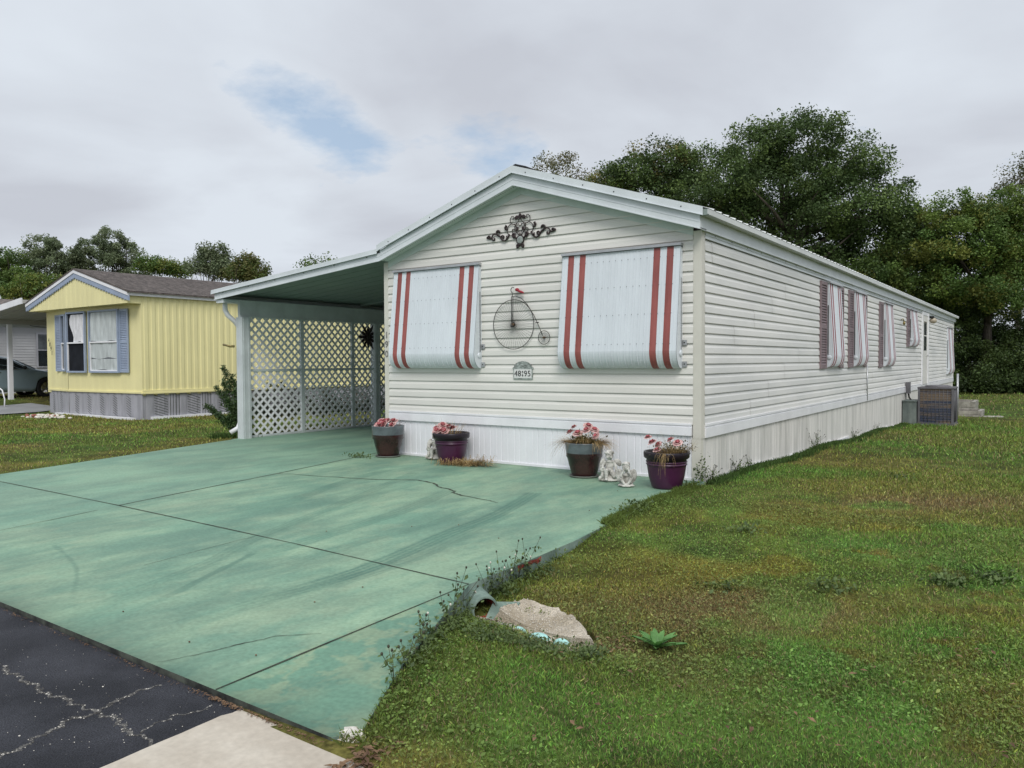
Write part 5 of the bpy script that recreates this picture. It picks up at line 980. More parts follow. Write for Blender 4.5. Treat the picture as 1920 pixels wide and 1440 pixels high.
for i in range(110):
    x = -17.95+random.gauss(0, 0.42); y = 0.98+random.gauss(0, 0.12); mb.ell((x, y, float(hz(x, y))+random.uniform(0.0, 0.06)), (random.uniform(.03, .08), random.uniform(.03, .06), random.uniform(.02, .04)), 4, random.choice((0, 0, 0, 1)))
tag(mb.build('shell_pile', [M['shellbit'], pmat('rusty_stone', (0.30, 0.12, 0.09), 0.8, 0.3, 10)], fix=False), 'low pile of white and rusty shells on the grass before the yellow home', 'shells', kind='stuff')
# carport of the yellow home, its car, and the grey home behind
zc = 0.26
yc = thing('carport', (-22.4, 4, zc), 'white flat roofed carport on posts left of the yellow home', 'carport')
cz2 = lambda x: 3.10+0.10*(x+20.4)
mb = MB(); slopebox(mb, -25.2, -20.42, 1.50, 1.54, cz2(-25.2)-0.02, cz2(-20.42)-0.02, 0.17); mb.build('fascia', M['trim'], yc)
mb = MB(); slopebox(mb, -25.2, -20.42, 1.54, 16, cz2(-25.2), cz2(-20.42), 0.10)
for i in range(24): y = 1.9+i*0.6; slopebox(mb, -25.1, -20.5, y, y+0.05, cz2(-25.1)-0.03, cz2(-20.5)-0.03, 0.03)
mb.build('roof', M['beige'], yc)
mb = MB(); mb.box(-23.66, -23.56, 1.7, 15.5, 2.64, 2.78); mb.build('beam', M['beige'], yc)
for y in (2.45, 7.0, 11.5): MB().box(-23.67, -23.55, y-0.06, y+0.06, zc-0.05, 2.64).build('post', M['white'], yc)
mb = MB(); pts = [(-23.5, 3.0+i*0.35, 2.62-0.06*math.sin(math.pi*((i % 4)/4))) for i in range(17)]; mb.tube(pts, 0.008, 5)
wr = mb.build('light_string', M['dark'], yc)
for i in (2, 6, 10, 14):
    p = pts[i]; mb = MB(); mb.tube([(p[0], p[1], p[2]), (p[0], p[1], p[2]-0.06)], 0.02, 6, 1); mb.ell((p[0], p[1], p[2]-0.10), (0.03, 0.03, 0.045), 5); mb.build('bulb', [M['lampglass'], M['dark']], wr)
gh = thing('mobile_home', (-31, 6, 0.3), 'grey home with dark roof in the shade behind the blue car', 'mobile home')
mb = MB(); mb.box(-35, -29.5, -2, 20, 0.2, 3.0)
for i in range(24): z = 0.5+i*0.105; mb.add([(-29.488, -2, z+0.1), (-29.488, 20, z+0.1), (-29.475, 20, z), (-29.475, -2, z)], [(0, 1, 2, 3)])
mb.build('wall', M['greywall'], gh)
mb = MB(); slopebox(mb, -32.3, -29.1, -2.3, 20.3, 4.0, 3.0, 0.08); slopebox(mb, -35.4, -32.3, -2.3, 20.3, 3.0, 4.0, 0.08); mb.prism([(-35, 3.0), (-29.5, 3.0), (-32.3, 3.98)], 1, -1.9, 19.9); mb.build('roof', M['shingle'], gh)
mb = MB(); mb.box(-29.47, -29.44, 5.7, 6.9, 1.25, 2.62); w_ = mb.build('window', M['skirt_y'], gh); MB().box(-29.44, -29.43, 5.76, 6.84, 1.31, 1.92).build('window_pane', M['glass'], w_); MB().box(-29.44, -29.43, 5.76, 6.84, 1.97, 2.56).build('window_pane', M['glassg'], w_)

# parked car: right side towards the camera, nose to +Y
def build_car(x0, yfront, zb):
    t = thing('car', (x0, yfront-2.4, zb), 'blue grey sedan parked under the carport left of the yellow home', 'car')
    HWD = 0.90; prof = [(-0.02, 0.42), (0.02, 0.62), (0.25, 0.78), (0.9, 0.90), (1.25, 0.96), (2.02, 1.36), (2.6, 1.46), (3.1, 1.45), (3.75, 1.28), (4.25, 1.05), (4.72, 1.0), (4.82, 0.75), (4.80, 0.40), (4.5, 0.22), (0.3, 0.22)]   # distance from nose, height
    def wdt(d, z):
        s = HWD*(1-0.10*max(0, (0.9-d)/0.9)**2-0.08*max(0, (d-4.2)/0.6)**2); return s*(1-0.20*max(0, (z-0.92)/0.54)) if z > 0.92 else s*(1-0.05*abs(z-0.7))
    from bisect import bisect
    ds = [i*0.08 for i in range(61)]; top = lambda d: float(np.interp(d, [p[0] for p in prof[:11]]+[4.82], [p[1] for p in prof[:11]]+[0.80])); bot = lambda d: 0.22+0.10*(1 if d < 0.15 or d > 4.7 else 0)
    WH = (0.98, 3.80); rings = []
    for d in ds:
        tz = top(d); b0 = bot(d); arch = 0
        for wc in WH:
            if abs(d-wc) < 0.38: arch = max(arch, 0.33+math.sqrt(max(0, 0.38**2-(d-wc)**2))-0.0)
        zlo = max(b0, arch); ring = []; zs = [zlo+(tz-zlo)*q for q in (0, .15, .35, .55, .75, .9, 1.0)]
        ring = [(wdt(d, z)*(1 if q < 5 else (0.97 if q == 5 else 0.86)), z-(0.0 if q < 6 else 0.0)) for q, z in enumerate(zs)]
        rings.append((d, ring))
    mb = MB(); vs = []; k_ = 7
    for d, ring in rings:
        for s in (1, -1):
            for (w_, z) in ring: vs.append((x0+s*w_, yfront-d, zb+z))
    fs = []
    for i in range(len(rings)-1):
        for s in (0, 1):
            for q in range(k_-1): a = i*14+s*7+q; fs.append((a, a+1, a+15, a+14))
        a = i*14; fs.append((a+6, a+13, a+27, a+20)); fs.append((a, a+14, a+21, a+7))
    fs += [tuple(range(0, 7))+tuple(range(13, 6, -1)), tuple((len(rings)-1)*14+j for j in list(range(0, 7))+list(range(13, 6, -1)))]
    mb.add(vs, fs, 0, True); body = mb.build('body', M['carpaint'], t)
    for s in (1, -1):
        for nm, pl_ in (('side_window', [(1.62, 0.99), (2.12, 1.30), (2.62, 1.37), (2.62, 0.99)]), ('side_window', [(2.70, 0.99), (2.70, 1.37), (3.15, 1.36), (3.62, 1.22), (3.80, 1.03), (3.75, 0.99)])):
            mb = MB(); P2 = [(x0+s*(wdt(d, z)*0.985+0.012), yfront-d, zb+z) for d, z in pl_]; mb.add(P2, [tuple(range(len(P2)))]); mb.build(nm, M['glass'], t, fix=False)
        mb = MB(); pl_ = [(1.55, 0.985), (2.10, 1.325), (2.62, 1.395), (3.16, 1.385), (3.66, 1.235), (3.88, 1.02)]; mb.tube([(x0+s*(wdt(d, z)*0.985+0.012), yfront-d, zb+z) for d, z in pl_], 0.013, 5); mb.tube([(x0+s*(wdt(d, z)+0.006), yfront-d, zb+z) for d, z in ((1.5, 0.965), (2.6, 0.972), (3.8, 0.98))], 0.012, 5); mb.build('window_trim', M['chrome'], t)
        mb = MB(); mb.ell((x0+s*1.02, yfront-1.72, zb+1.03), (0.09, 0.06, 0.065), 8); mb.build('mirror', M['dark'], t)
        mb = MB()
        for d in (2.46, 3.42): mb.ell((x0+s*(wdt(d, .9)+0.012), yfront-d, zb+0.88), (0.014, 0.085, 0.018), 6)
        mb.build('door_handle', M['chrome'], t)
        for wc in WH:
            mb = MB(); c = (x0+s*0.80, yfront-wc, zb+0.33); n = 28
            for (r0_, xo) in ((0.33, 0),):
                vs = []; pr = [(0.20, -0.10), (0.33, -0.10), (0.335, -0.05), (0.335, 0.06), (0.32, 0.10), (0.21, 0.10), (0.20, 0.06)]
                for (r_, xo_) in pr:
                    for j in range(n): a = 2*math.pi*j/n; vs.append((c[0]+s*xo_, c[1]+r_*math.cos(a), c[2]+r_*math.sin(a)))
                mb.add(vs, [(i*n+j, i*n+(j+1) % n, (i+1)*n+(j+1) % n, (i+1)*n+j) for i in range(len(pr)-1) for j in range(n)], 0, True)
            wl = mb.build('wheel', M['rubber'], t); mb = MB()
            for q in range(5):
                a = q*2*math.pi/5; p = []
                for (r_, da) in ((0.04, 0.5), (0.205, 0.16), (0.205, -0.16), (0.04, -0.5)): p.append((c[0]+s*0.075, c[1]+r_*math.cos(a+da), c[2]+r_*math.sin(a+da)))
                mb.add(p+[(x-s*0.03, y, z) for x, y, z in p], [(0, 1, 2, 3), (0, 4, 5, 1), (1, 5, 6, 2), (2, 6, 7, 3), (3, 7, 4, 0)])
            vs = []
            for (r_, xo_) in ((0.205, 0.09), (0.19, 0.09), (0.19, 0.0)):
                for j in range(n): a = 2*math.pi*j/n; vs.append((c[0]+s*xo_, c[1]+r_*math.cos(a), c[2]+r_*math.sin(a)))
            mb.add(vs, [(i*n+j, i*n+(j+1) % n, (i+1)*n+(j+1) % n, (i+1)*n+j) for i in range(2) for j in range(n)], 0, True); mb.build('rim', M['chrome'], wl)
    mb = MB(); P2 = [(x0+s*wdt(d, z)*f_, yfront-d+0.004, zb+z+0.008) for (s, d, z, f_) in ((-1, 1.30, 0.985, .92), (1, 1.30, 0.985, .92), (1, 1.98, 1.335, .84), (-1, 1.98, 1.335, .84))]; mb.add(P2, [(0, 1, 2, 3)]); mb.build('windscreen', M['glass'], t, fix=False)
    for s in (1, -1): mb = MB(); mb.ell((x0+s*0.66, yfront-0.14, zb+0.70), (0.17, 0.10, 0.06), 8); mb.build('headlight', M['chrome'], t)
build_car(-25.75, 5.05, float(hz(-25, 3))-0.01)
mb = MB(); hx, hy = G(8, 765, 0.1); mb.tube([(hx, hy, 0.0), (hx, hy+0.02, 0.35), (hx-0.10, hy, 0.62), (hx-0.35, hy, 0.70), (hx-0.6, hy, 0.55)], 0.02); tag(mb.build('garden_hook', M['trim']), 'thin curved white garden hook on the grass at the far left', 'garden hook')

# ------------------------------------------------------------------ trees
def leaves(P, s, c, ns, up=0.25, asp=0.55):
    """P (n,3) centres -> folded leaf quads; returns V, F, col"""
    n = len(P); a = RNG.normal(size=(n, 3)); a /= np.linalg.norm(a, axis=1)[:, None]; nr = RNG.normal(size=(n, 3)); nr[:, 2] = np.abs(nr[:, 2])+up; nr /= np.linalg.norm(nr, axis=1)[:, None]
    b = np.cross(nr, a); b /= np.linalg.norm(b, axis=1)[:, None]+1e-9; a = np.cross(b, nr); s = s*RNG.uniform(0.6, 1.35, n); S = s[:, None]
    V = np.stack([P-a*S*0.5, P+b*S*asp*0.5+nr*S*0.06, P+a*S*0.5, P-b*S*asp*0.5+nr*S*0.06], 1).reshape(-1, 3)
    F = np.arange(4*n).reshape(n, 4); C = np.repeat(c, 4, axis=0); return V, F, C
def tree(name, label, base, H, lobes, tr, nclump, nleaf, ls, cols, clump_r=0.6, group=None, fork=0.35, lean=(0, 0), limbs=14, sparse=1.0, cat='tree', lowfill=0):
    x, y = base; z = float(hz(x, y)) if abs(x) < 100 else 0
    t = thing(name, (x, y, z), label, cat, group); rr = random.Random(int(abs(x*31+y*17))+3); rg = np.random.default_rng(int(abs(x*131+y*71))+5)
    cc = []; wts = np.array([l[3]*l[4]*l[5] for l in lobes])**0.67; wts = wts/wts.sum()
    for (lx, ly, lz, rx, ry, rz), w_ in zip(lobes, wts):
        n = max(3, int(nclump*w_)); d = rg.normal(size=(n, 3)); d /= np.linalg.norm(d, axis=1)[:, None]; q = rg.uniform(0.25, 1.0, n)**0.5; d[:, 2] = np.where(d[:, 2] < -0.5, d[:, 2]*0.6, d[:, 2])
        cc.append(np.stack([x+lx+d[:, 0]*rx*q, y+ly+d[:, 1]*ry*q, z+lz+d[:, 2]*rz*q], 1))
    cc = np.concatenate(cc); cc[:, 2] = np.maximum(cc[:, 2], z+0.4); m = len(cc); per = max(1, nleaf//m)
    cr_ = clump_r*rg.uniform(0.6, 1.35, m); off = rg.normal(size=(m, per, 3)); off /= np.linalg.norm(off, axis=2)[..., None]; off *= (rg.random((m, per, 1))**0.45); off[..., 2] *= 0.85
    P = (cc[:, None, :]+off*cr_[:, None, None]); P[..., 2] -= 0.12*cr_[:, None]*((off[..., 0]**2+off[..., 1]**2))
    base_c = np.array(cols)[rg.integers(0, len(cols), m)]; tone = rg.uniform(0.75, 1.3, m)[:, None]
    c = np.repeat((base_c*tone)[:, None, :], per, 1)*rg.uniform(0.82, 1.18, (m, per, 1)); P = P.reshape(-1, 3); c = c.reshape(-1, 3)
    keep = P[:, 2] > z+0.05; P = P[keep]; c = c[keep]
    V, F, C = leaves(P, np.full(len(P), ls), c, None); np_mesh('crown', V, F, M['leaf'], C, t)
    if tr:
        mb = MB(); fz = H*fork; top = Vector((x+lean[0], y+lean[1], z+H*0.8)); trunk = [Vector((x, y, z-0.1)), Vector((x+lean[0]*0.1, y+lean[1]*.1, z+fz*0.5)), Vector((x+lean[0]*0.3, y+lean[1]*.3, z+fz)), Vector((x+lean[0]*0.6+rr.uniform(-.3, .3), y+lean[1]*.6, z+(fz+H*0.8)/2)), top]
        mb.tube(trunk, [tr*1.25, tr, tr*0.8, tr*0.45, tr*0.12], 9)
        ids = list(range(m)); rr.shuffle(ids)
        for i in ids[:limbs]:
            e_ = Vector(cc[i]); s0 = trunk[1].lerp(trunk[3], rr.uniform(0.3, 0.95)); mid_ = s0.lerp(e_, 0.5)+Vector((rr.uniform(-.3, .3), rr.uniform(-.3, .3), rr.uniform(-0.1, 0.5)*clump_r))
            mb.tube([s0, s0.lerp(mid_, .5)+Vector((0, 0, 0.05)), mid_, e_], [tr*0.38, tr*0.30, tr*0.2, tr*0.05], 6)
        mb.build('trunk', M['bark'], t, fix=False)
    return t
def at(px, t):     # ground position at view depth t under image column px
    v = ray(px, 700); return CAM[0]+v[0]*t, CAM[1]+v[1]*t
def lob(px, py, t, rx, ry, base, rz=None):   # lobe centre by direction and depth
    v = ray(px, py); p = CAM+v*t; return (p[0]-base[0], p[1]-base[1], p[2], rx, rx*0.9, ry if rz is None else rz)
DG = [(0.072, 0.115, 0.036), (0.092, 0.142, 0.044), (0.058, 0.095, 0.031), (0.118, 0.172, 0.046)]
MG = [(0.090, 0.150, 0.040), (0.120, 0.185, 0.045), (0.075, 0.125, 0.036), (0.15, 0.20, 0.048)]
YG_ = [(0.145, 0.21, 0.044), (0.105, 0.17, 0.039), (0.19, 0.21, 0.048), (0.082, 0.142, 0.034)]
GG = [(0.155, 0.195, 0.105), (0.18, 0.215, 0.115), (0.12, 0.155, 0.08)]  # far leaf greens paled and greyed, distance haze put into the colour
# big oak behind the home
b = at(1475, 40); T = 40
L_ = [lob(*q, b) for q in ((1500, 262, T, 2.4, 1.8), (1420, 285, T, 2.2, 1.7), (1590, 300, T, 1.9, 1.6), (1365, 330, T-1, 1.7, 1.4), (1470, 350, T, 3.0, 1.9), (1580, 380, T-1, 2.6, 1.7), (1655, 380, T, 2.0, 1.5), (1400, 400, T, 2.0, 1.4), (1500, 450, T+1, 3.2, 1.6), (1640, 450, T, 2.4, 1.5), (1690, 420, T, 1.2, 1.0), (1560, 520, T+1, 3.4, 1.5))]
tree('oak_tree', 'tallest tree, a broad dark oak rising behind the long roof', b, 15, L_, 0.38, 620, 120000, 0.15, DG, 0.72, fork=0.45, limbs=30)
b = at(1215, 46); T = 44
L_ = [lob(*q, b) for q in ((1245, 305, T, 1.9, 1.3), (1190, 325, T, 1.9, 1.3), (1300, 320, T, 1.7, 1.5), (1135, 345, T, 1.3, 1.0), (1155, 325, T, 0.7, 0.6), (1300, 380, T-1, 2.6, 1.7), (1220, 380, T, 2.4, 1.6), (1345, 420, T, 2.2, 1.4), (1275, 440, T, 2.5, 1.4))]
tree('oak_tree', 'dark spreading oak just left of the tallest tree behind the gable roof', b, 13, L_, 0.32, 380, 62000, 0.15, DG+[(0.15, 0.14, 0.045)], 0.7, fork=0.4, limbs=20)
b = at(1048, 58); T = 58
L_ = [lob(*q, b) for q in ((1020, 310, T, 1.1, 0.7), (1060, 308, T, 1.3, 0.7), (1045, 335, T, 1.9, 1.0), (1090, 335, T, 1.2, 0.9), (1045, 385, T, 2.2, 1.5), (1070, 440, T, 2.4, 1.6), (1030, 470, T, 2.2, 1.6))]
tree('slender_tree', 'pale thinly leaved tree top showing above the roof right of the ridge', b, 15, L_, 0.2, 130, 12000, 0.17, [(0.20, 0.19, 0.10), (0.15, 0.16, 0.07)], 0.6, limbs=24)
# trees at the end of the side lawn
b = at(1850, 38); T = 37
L_ = [lob(*q, b) for q in ((1800, 395, T, 1.7, 1.1), (1860, 380, T, 1.7, 1.1), (1905, 400, T, 1.6, 1.2), (1790, 450, T, 1.9, 1.3), (1850, 450, T, 2.1, 1.3), (1910, 470, T, 2.0, 1.4), (1820, 520, T, 2.2, 1.4), (1890, 540, T, 2.2, 1.4), (1960, 430, T, 2, 1.5))]
tree('broadleaf_tree', 'yellow green tree at the right edge behind the side lawn', b, 10, L_, 0.25, 420, 75000, 0.13, YG_, 0.55, fork=0.3, limbs=16)
b = at(1745, 40); T = 39
L_ = [lob(*q, b) for q in ((1740, 430, T, 1.3, 1.0), (1700, 470, T, 1.6, 1.1), (1765, 480, T, 1.6, 1.1), (1650, 510, T, 1.8, 1.2), (1720, 530, T, 2.2, 1.2), (1790, 560, T, 2.0, 1.2), (1610, 550, T, 1.8, 1.0))]
tree('broadleaf_tree', 'mid green mixed tree between the tallest oak and the yellow green tree', b, 9, L_, 0.22, 340, 62000, 0.13, MG+[(0.18, 0.20, 0.05)], 0.55, fork=0.3, limbs=14)
b = at(1908, 56); T = 56
L_ = [lob(*q, b) for q in ((1905, 318, T, 1.3, 0.7), (1925, 345, T, 1.6, 0.8), (1890, 350, T, 1.2, 0.7), (1930, 300, T, 0.9, 0.5), (1915, 400, T, 2.0, 1.5), (1905, 460, T, 2.2, 1.6))]
tree('slender_tree', 'tall thin bare looking tree top at the right edge of the picture', b, 16, L_, 0.22, 110, 7000, 0.17, [(0.14, 0.13, 0.07), (0.09, 0.11, 0.04)], 0.7, limbs=26)
for i, (px, t_, top, w_, cols, lb) in enumerate(((1815, 38.5, 560, 1.5, DG, 'dark leafy bush nearest the rear corner of the home'), (1865, 39.5, 570, 1.6, MG, 'lighter bush, second from the rear corner of the home'), (1915, 38.5, 575, 1.7, DG, 'dark bush at the right edge of the side lawn'), (1770, 42, 590, 1.8, DG, 'dark bush half hidden behind the rear eave'), (1965, 39, 560, 1.8, DG, 'dark bush just outside the right edge of the side lawn'))):
    b = at(px, t_); H_ = (683-top)/FPX*t_+1.6
    L_ = [lob(px, top+25, t_, w_, 1.1, b), lob(px-18, top+75, t_-0.5, w_*1.1, 1.1, b), lob(px+18, top+80, t_-0.4, w_*1.1, 1.1, b), lob(px, top+125, t_-0.8, w_*1.2, 1.0, b), lob(px-15, top+160, t_-0.8, w_*1.1, 0.7, b), lob(px+20, top+160, t_-0.8, w_*1.1, 0.7, b)]
    cols = [tuple(v*0.75 for v in c) for c in cols]; L_ = [(l[0]+random.uniform(-.3, .3), l[1], l[2]+random.uniform(-.25, .25), l[3]*random.uniform(.8, 1.15), l[4], l[5]*random.uniform(.85, 1.3)) for l in L_]
    tree('bush', lb, b, H_, L_, 0.08, 170, 26000, 0.12, cols, 0.55, group='bushes closing the side lawn', cat='bush', limbs=8)
# trees behind the yellow home
for (px, t_, lobes_, nl, cols, nm, lb, tr_) in (
    (215, 62, ((205, 462, 1.7, 1.2), (180, 480, 1.6, 1.2), (235, 490, 1.8, 1.3), (205, 510, 2.4, 1.4), (150, 500, 1.4, 1.0), (255, 520, 1.5, 1.0)), 15000, GG, 'broadleaf_tree', 'tallest greyish tree directly behind the peak of the yellow home', 0.25),
    (100, 60, ((85, 475, 1.5, 1.0), (120, 478, 1.7, 1.1), (60, 495, 1.2, 0.9), (100, 510, 2.4, 1.3), (140, 515, 1.5, 1.1)), 12000, GG, 'broadleaf_tree', 'rounded greyish tree left of the peak of the yellow home', 0.22),
    (20, 58, ((22, 500, 1.6, 1.0), (0, 520, 1.8, 1.1), (40, 530, 1.8, 1.0), (15, 545, 2.2, 1.0), (-20, 510, 1.5, 1.2)), 10000, MG, 'broadleaf_tree', 'low green tree at the far left above the white carport', 0.2),
    (60, 50, ((60, 548, 1.8, 0.9), (100, 545, 1.6, 0.9), (35, 560, 1.4, .7)), 6000, YG_, 'broadleaf_tree', 'yellow green low tree behind the left slope of the yellow home', 0.15),
    (290, 60, ((280, 505, 1.1, .7), (310, 512, 1.3, 0.6), (340, 515, 0.9, 0.5)), 5000, YG_, 'broadleaf_tree', 'low yellow green tree top above the middle of the shingle roof', 0.15),
    (395, 56, ((390, 480, 0.9, 0.6), (410, 482, 0.8, 0.6), (400, 500, 1.3, 0.8), (375, 505, 1.0, 0.7), (420, 515, 1.2, 0.7)), 6500, GG, 'broadleaf_tree', 'upright tree behind the right end of the shingle roof', 0.18),
    (465, 54, ((462, 497, 1.0, 0.5), (480, 512, 1.0, 0.6), (450, 512, 1.2, 0.7), (470, 522, 1.2, 0.5)), 5000, [(0.15, 0.15, 0.05), (0.09, 0.13, 0.035)], 'broadleaf_tree', 'olive tree top just above the left tip of the carport roof', 0.15),
    (590, 50, ((570, 497, 0.35, 0.2), (590, 493, 0.3, 0.2), (615, 490, 0.25, 0.2), (605, 505, 0.9, 0.3)), 700, MG, 'slender_tree', 'thin twigs of a tree top above the carport roof', 0.08)):
    b = at(px, t_); L_ = [lob(q[0], q[1], t_, q[2], q[3], b) for q in lobes_]; mz = max(l[2]+l[5] for l in L_)
    tree(nm, lb, b, mz, L_, tr_, 130, int(nl*1.6), 0.16, cols, 0.5, group='trees beyond the yellow home', limbs=14)
# shrub beside the carport post
sb = thing('shrub', (-8.92, 0.48, 0.0), 'dark upright evergreen shrub with long arching branches beside the carport post', 'shrub')
mb = MB(); VP = []; VC = []
rr = random.Random(21)
BR = [((-0.60, 0, 1.34), 1), ((-0.42, 0.05, 1.18), 1), ((-0.60, 0, 1.05), 1), ((-0.84, 0, 0.95), 1), ((-0.66, 0.05, 0.82), 1), ((-0.30, 0.05, 1.02), 1), ((-0.15, 0, 0.90), 1), ((-1.02, -0.1, 0.60), 1), ((-0.78, -0.1, 0.50), 1), ((-0.60, -0.1, 0.42), 1), ((-0.40, -0.05, 0.70), 1), ((-0.10, 0.05, 0.70), 1), ((0.0, 0.1, 0.55), 1), ((-0.35, 0.1, 0.85), 1), ((-0.30, -0.1, 0.40), 1), ((-0.45, 0.0, 0.30), 1)]
for (e, q) in BR:
    e = Vector(e); o_ = Vector((-8.92, 0.48, 0.0)); c_ = [o_+Vector((rr.uniform(-.03, .03), 0, 0)), o_+e*0.35+Vector((0.05, 0, 0.05)), o_+e*0.7+Vector((0.02, 0, 0.0)), o_+e]
    mb.tube(c_, [0.018, 0.014, 0.009, 0.004], 5); n = 330
    for i in range(n):
        t = 0.25+0.75*math.sqrt(rr.random()); k_ = min(int(t*3), 2); p = c_[k_].lerp(c_[k_+1], t*3-k_); s = 0.062*(1.15-t*0.75); VP.append((p.x+rr.gauss(0, s), p.y+rr.gauss(0, s), p.z+rr.gauss(0, s*0.9)))
for i in range(1500): VP.append((-8.98+rr.gauss(0, 0.13), 0.48+rr.gauss(0, 0.12), max(0.03, rr.gauss(0.45, 0.22))))
VP = np.array(VP); cc = np.array([(0.042, 0.085, 0.028), (0.062, 0.115, 0.036), (0.03, 0.06, 0.022), (0.085, 0.13, 0.045)])[RNG.integers(0, 4, len(VP))]
V, F, C = leaves(VP, np.full(len(VP), 0.065), cc, None, asp=0.30); np_mesh('foliage', V, F, M['leaf'], C, sb); mb.build('branches', M['bark'], sb, fix=False)
for (x, y, r_, h_, lb) in ((-9.35, 1.5, 0.45, 0.95, 'low leafy bush behind the first lattice panel'), (-9.4, 2.75, 0.5, 0.8, 'leafy bush behind the second lattice panel'), (-9.3, 3.9, 0.42, 0.8, 'leafy bush farther back behind the lattice')):
    tree('bush', lb, (x, y), h_, [(0, 0, h_*0.55, r_, r_*1.2, h_*0.5), (0.1, 0.3, h_*0.4, r_*.8, r_, h_*0.4)], 0.02, 50, 2600, 0.06, [(0.10, 0.12, 0.07), (0.07, 0.09, 0.045), (0.13, 0.13, 0.08)], 0.16, group='bushes behind the lattice', cat='bush', limbs=8)

# ------------------------------------------------------------------ grass and weeds
def rnd_ground(n, r0, r1, a0=-0.75, a1=1.0, pw=1.0):
    a = YAW+RNG.uniform(a0, a1, n); u = RNG.random(n); r = r0*(r1/r0)**u if pw == 0 else np.sqrt(r0**2+(r1**2-r0**2)*u); return CAM[0]+np.sin(a)*r, CAM[1]+np.cos(a)*r, r
def on_lawn(x, y):
    ok = ~in_slab(x, y, -0.005) & ~in_road(x, y, 0.0) & ~((x > -4.83) & (x < 0.0) & (y > -0.02) & (y < 26)) & ~((x > -8.7) & (x < -4.7) & (y > 0) & (y < 14)) & ~((x > YX0) & (x < YX1+0.02) & (y > YW-0.15))
    ok &= ~((x > -22.6) & (x < -20.35) & (y < 2.6)) & ~((x > 0) & (x < 1.2) & (y > 13.7) & (y < 14.8)) & ~(((x-0.80)/0.42)**2+((y+4.58)/0.145)**2 < 1)
    return ok
def blade_mesh(x, y, h, w_, c, lean=0.6, z=None):
    n = len(x); z = hz(x, y) if z is None else z; a = RNG.uniform(0, 2*math.pi, n); b = RNG.uniform(0, 2*math.pi, n); l = h*lean*RNG.random(n)
    dx, dy = np.cos(a)*w_*0.5, np.sin(a)*w_*0.5; lx, ly = np.cos(b)*l, np.sin(b)*l; hh = h*(1-0.45*(l/h)**2)
    V = np.stack([np.stack([x-dx, y-dy, z-0.004], -1), np.stack([x+dx, y+dy, z-0.004], -1), np.stack([x+dx*0.7+lx*0.4, y+dy*0.7+ly*0.4, z+hh*0.6], -1), np.stack([x+lx, y+ly, z+hh], -1)], 1).reshape(-1, 3)
    i = np.arange(n)*4; F = np.concatenate([np.stack([i, i+1, i+2], -1), np.stack([i, i+2, i+3], -1)]); return V, F, np.repeat(c, 4, axis=0)
Vs, Fs_, Cs = [], [], []; off = 0
def addg(t):
    global off
    V, F, C = t; Vs.append(V); Fs_.append(F+off); Cs.append(C); off += len(V)
for (n, r0, r1) in ((350000, 1.9, 5.0), (325000, 5.0, 11.0), (170000, 11.0, 24.0), (90000, 24.0, 60.0)):
    x, y, r = rnd_ground(n, r0, r1); k_ = on_lawn(x, y); x, y, r = x[k_], y[k_], r[k_]; m = len(x)
    c = lawncol(x, y)*np.exp(RNG.normal(0.16, 0.42, (m, 1)))*(1+RNG.normal(0, 0.10, (m, 3))); dry = RNG.random(m) < 0.10; c[dry] = np.array([0.34, 0.27, 0.14])*RNG.uniform(0.4, 1.4, (dry.sum(), 1)); c = np.clip(c, 0.01, 0.6); nearl = np.clip(1-r/5.5, 0, 1)*0.35; k2 = RNG.random(m) < nearl*fbm(x*2+9, y*2+4, 3); c[k2] = np.array([0.30, 0.24, 0.14])*RNG.uniform(0.5, 1.3, (k2.sum(), 1))
    tall = fbm(x*0.8+5, y*0.8, 3); right = sstep(2.0, 4.0, x+0.3*y+1.5)
    h = np.clip(0.012+0.018*tall+0.012*right, 0.008, 0.06)*RNG.uniform(0.5, 1.4, m)*np.clip(r/9, 0.9, 2.2); w_ = 0.0042*np.clip(r/4.5, 0.75, 9)
    addg(blade_mesh(x, y, h, w_, c, 1.1))
# broad little leaves of creeping weeds near the camera
n = 195000; x, y, r = rnd_ground(n, 1.9, 7.5); pm = fbm(x*1.3+50, y*1.3+20, 3); k_ = on_lawn(x, y) & (pm > 0.36+0.26*RNG.random(n)); x, y, r, pm = x[k_], y[k_], r[k_], pm[k_]; m = len(x)
c = lawncol(x, y)*0.6+np.array([0.07, 0.105, 0.028]); c = np.clip(c*np.exp(RNG.normal(-0.12, 0.32, (m, 1))), 0.01, 0.45); P = np.stack([x, y, hz(x, y)+0.012+0.018*RNG.random(m)], -1)
V, F, C = leaves(P, 0.012+0.012*(RNG.random(m)**4), c, None, up=1.2, asp=0.6); F = np.concatenate([F[:, [0, 1, 2]], F[:, [0, 2, 3]]]); addg((V, F, C))
# thicker tufts hanging over the slab edge
ys_ = RNG.uniform(-6.3, -0.3, 16000); spread = np.where(ys_ > -2.7, 0.08, np.where(ys_ > -4.4, 0.05, 0.08)); xs_ = xr(ys_)+np.abs(RNG.normal(0, 1, 16000))*spread-np.where(ys_ > -2.6, 0.09*(0.25+fbm(ys_*6, ys_*0, 2)), -0.01)
k_ = (RNG.random(16000) < np.where(ys_ > -2.6, 1.0, np.where(ys_ > -4.0, 0.05, np.where(ys_ > -5.6, 0.35, 0.22)))) & ~(((xs_-0.80)/0.42)**2+((ys_+4.60)/0.155)**2 < 1); xs_, ys_ = xs_[k_], ys_[k_]; m = len(xs_)
c = (np.array([0.10, 0.17, 0.042])*(0.4+RNG.random((m, 1)))+np.array([0.03, 0.015, 0.0])); zz_ = np.where(xs_ < xr(ys_), 0.062, hz(xs_, ys_)); addg(blade_mesh(xs_, ys_, RNG.uniform(0.015, 0.06, m), 0.0035*np.ones(m), c, 1.1, zz_))
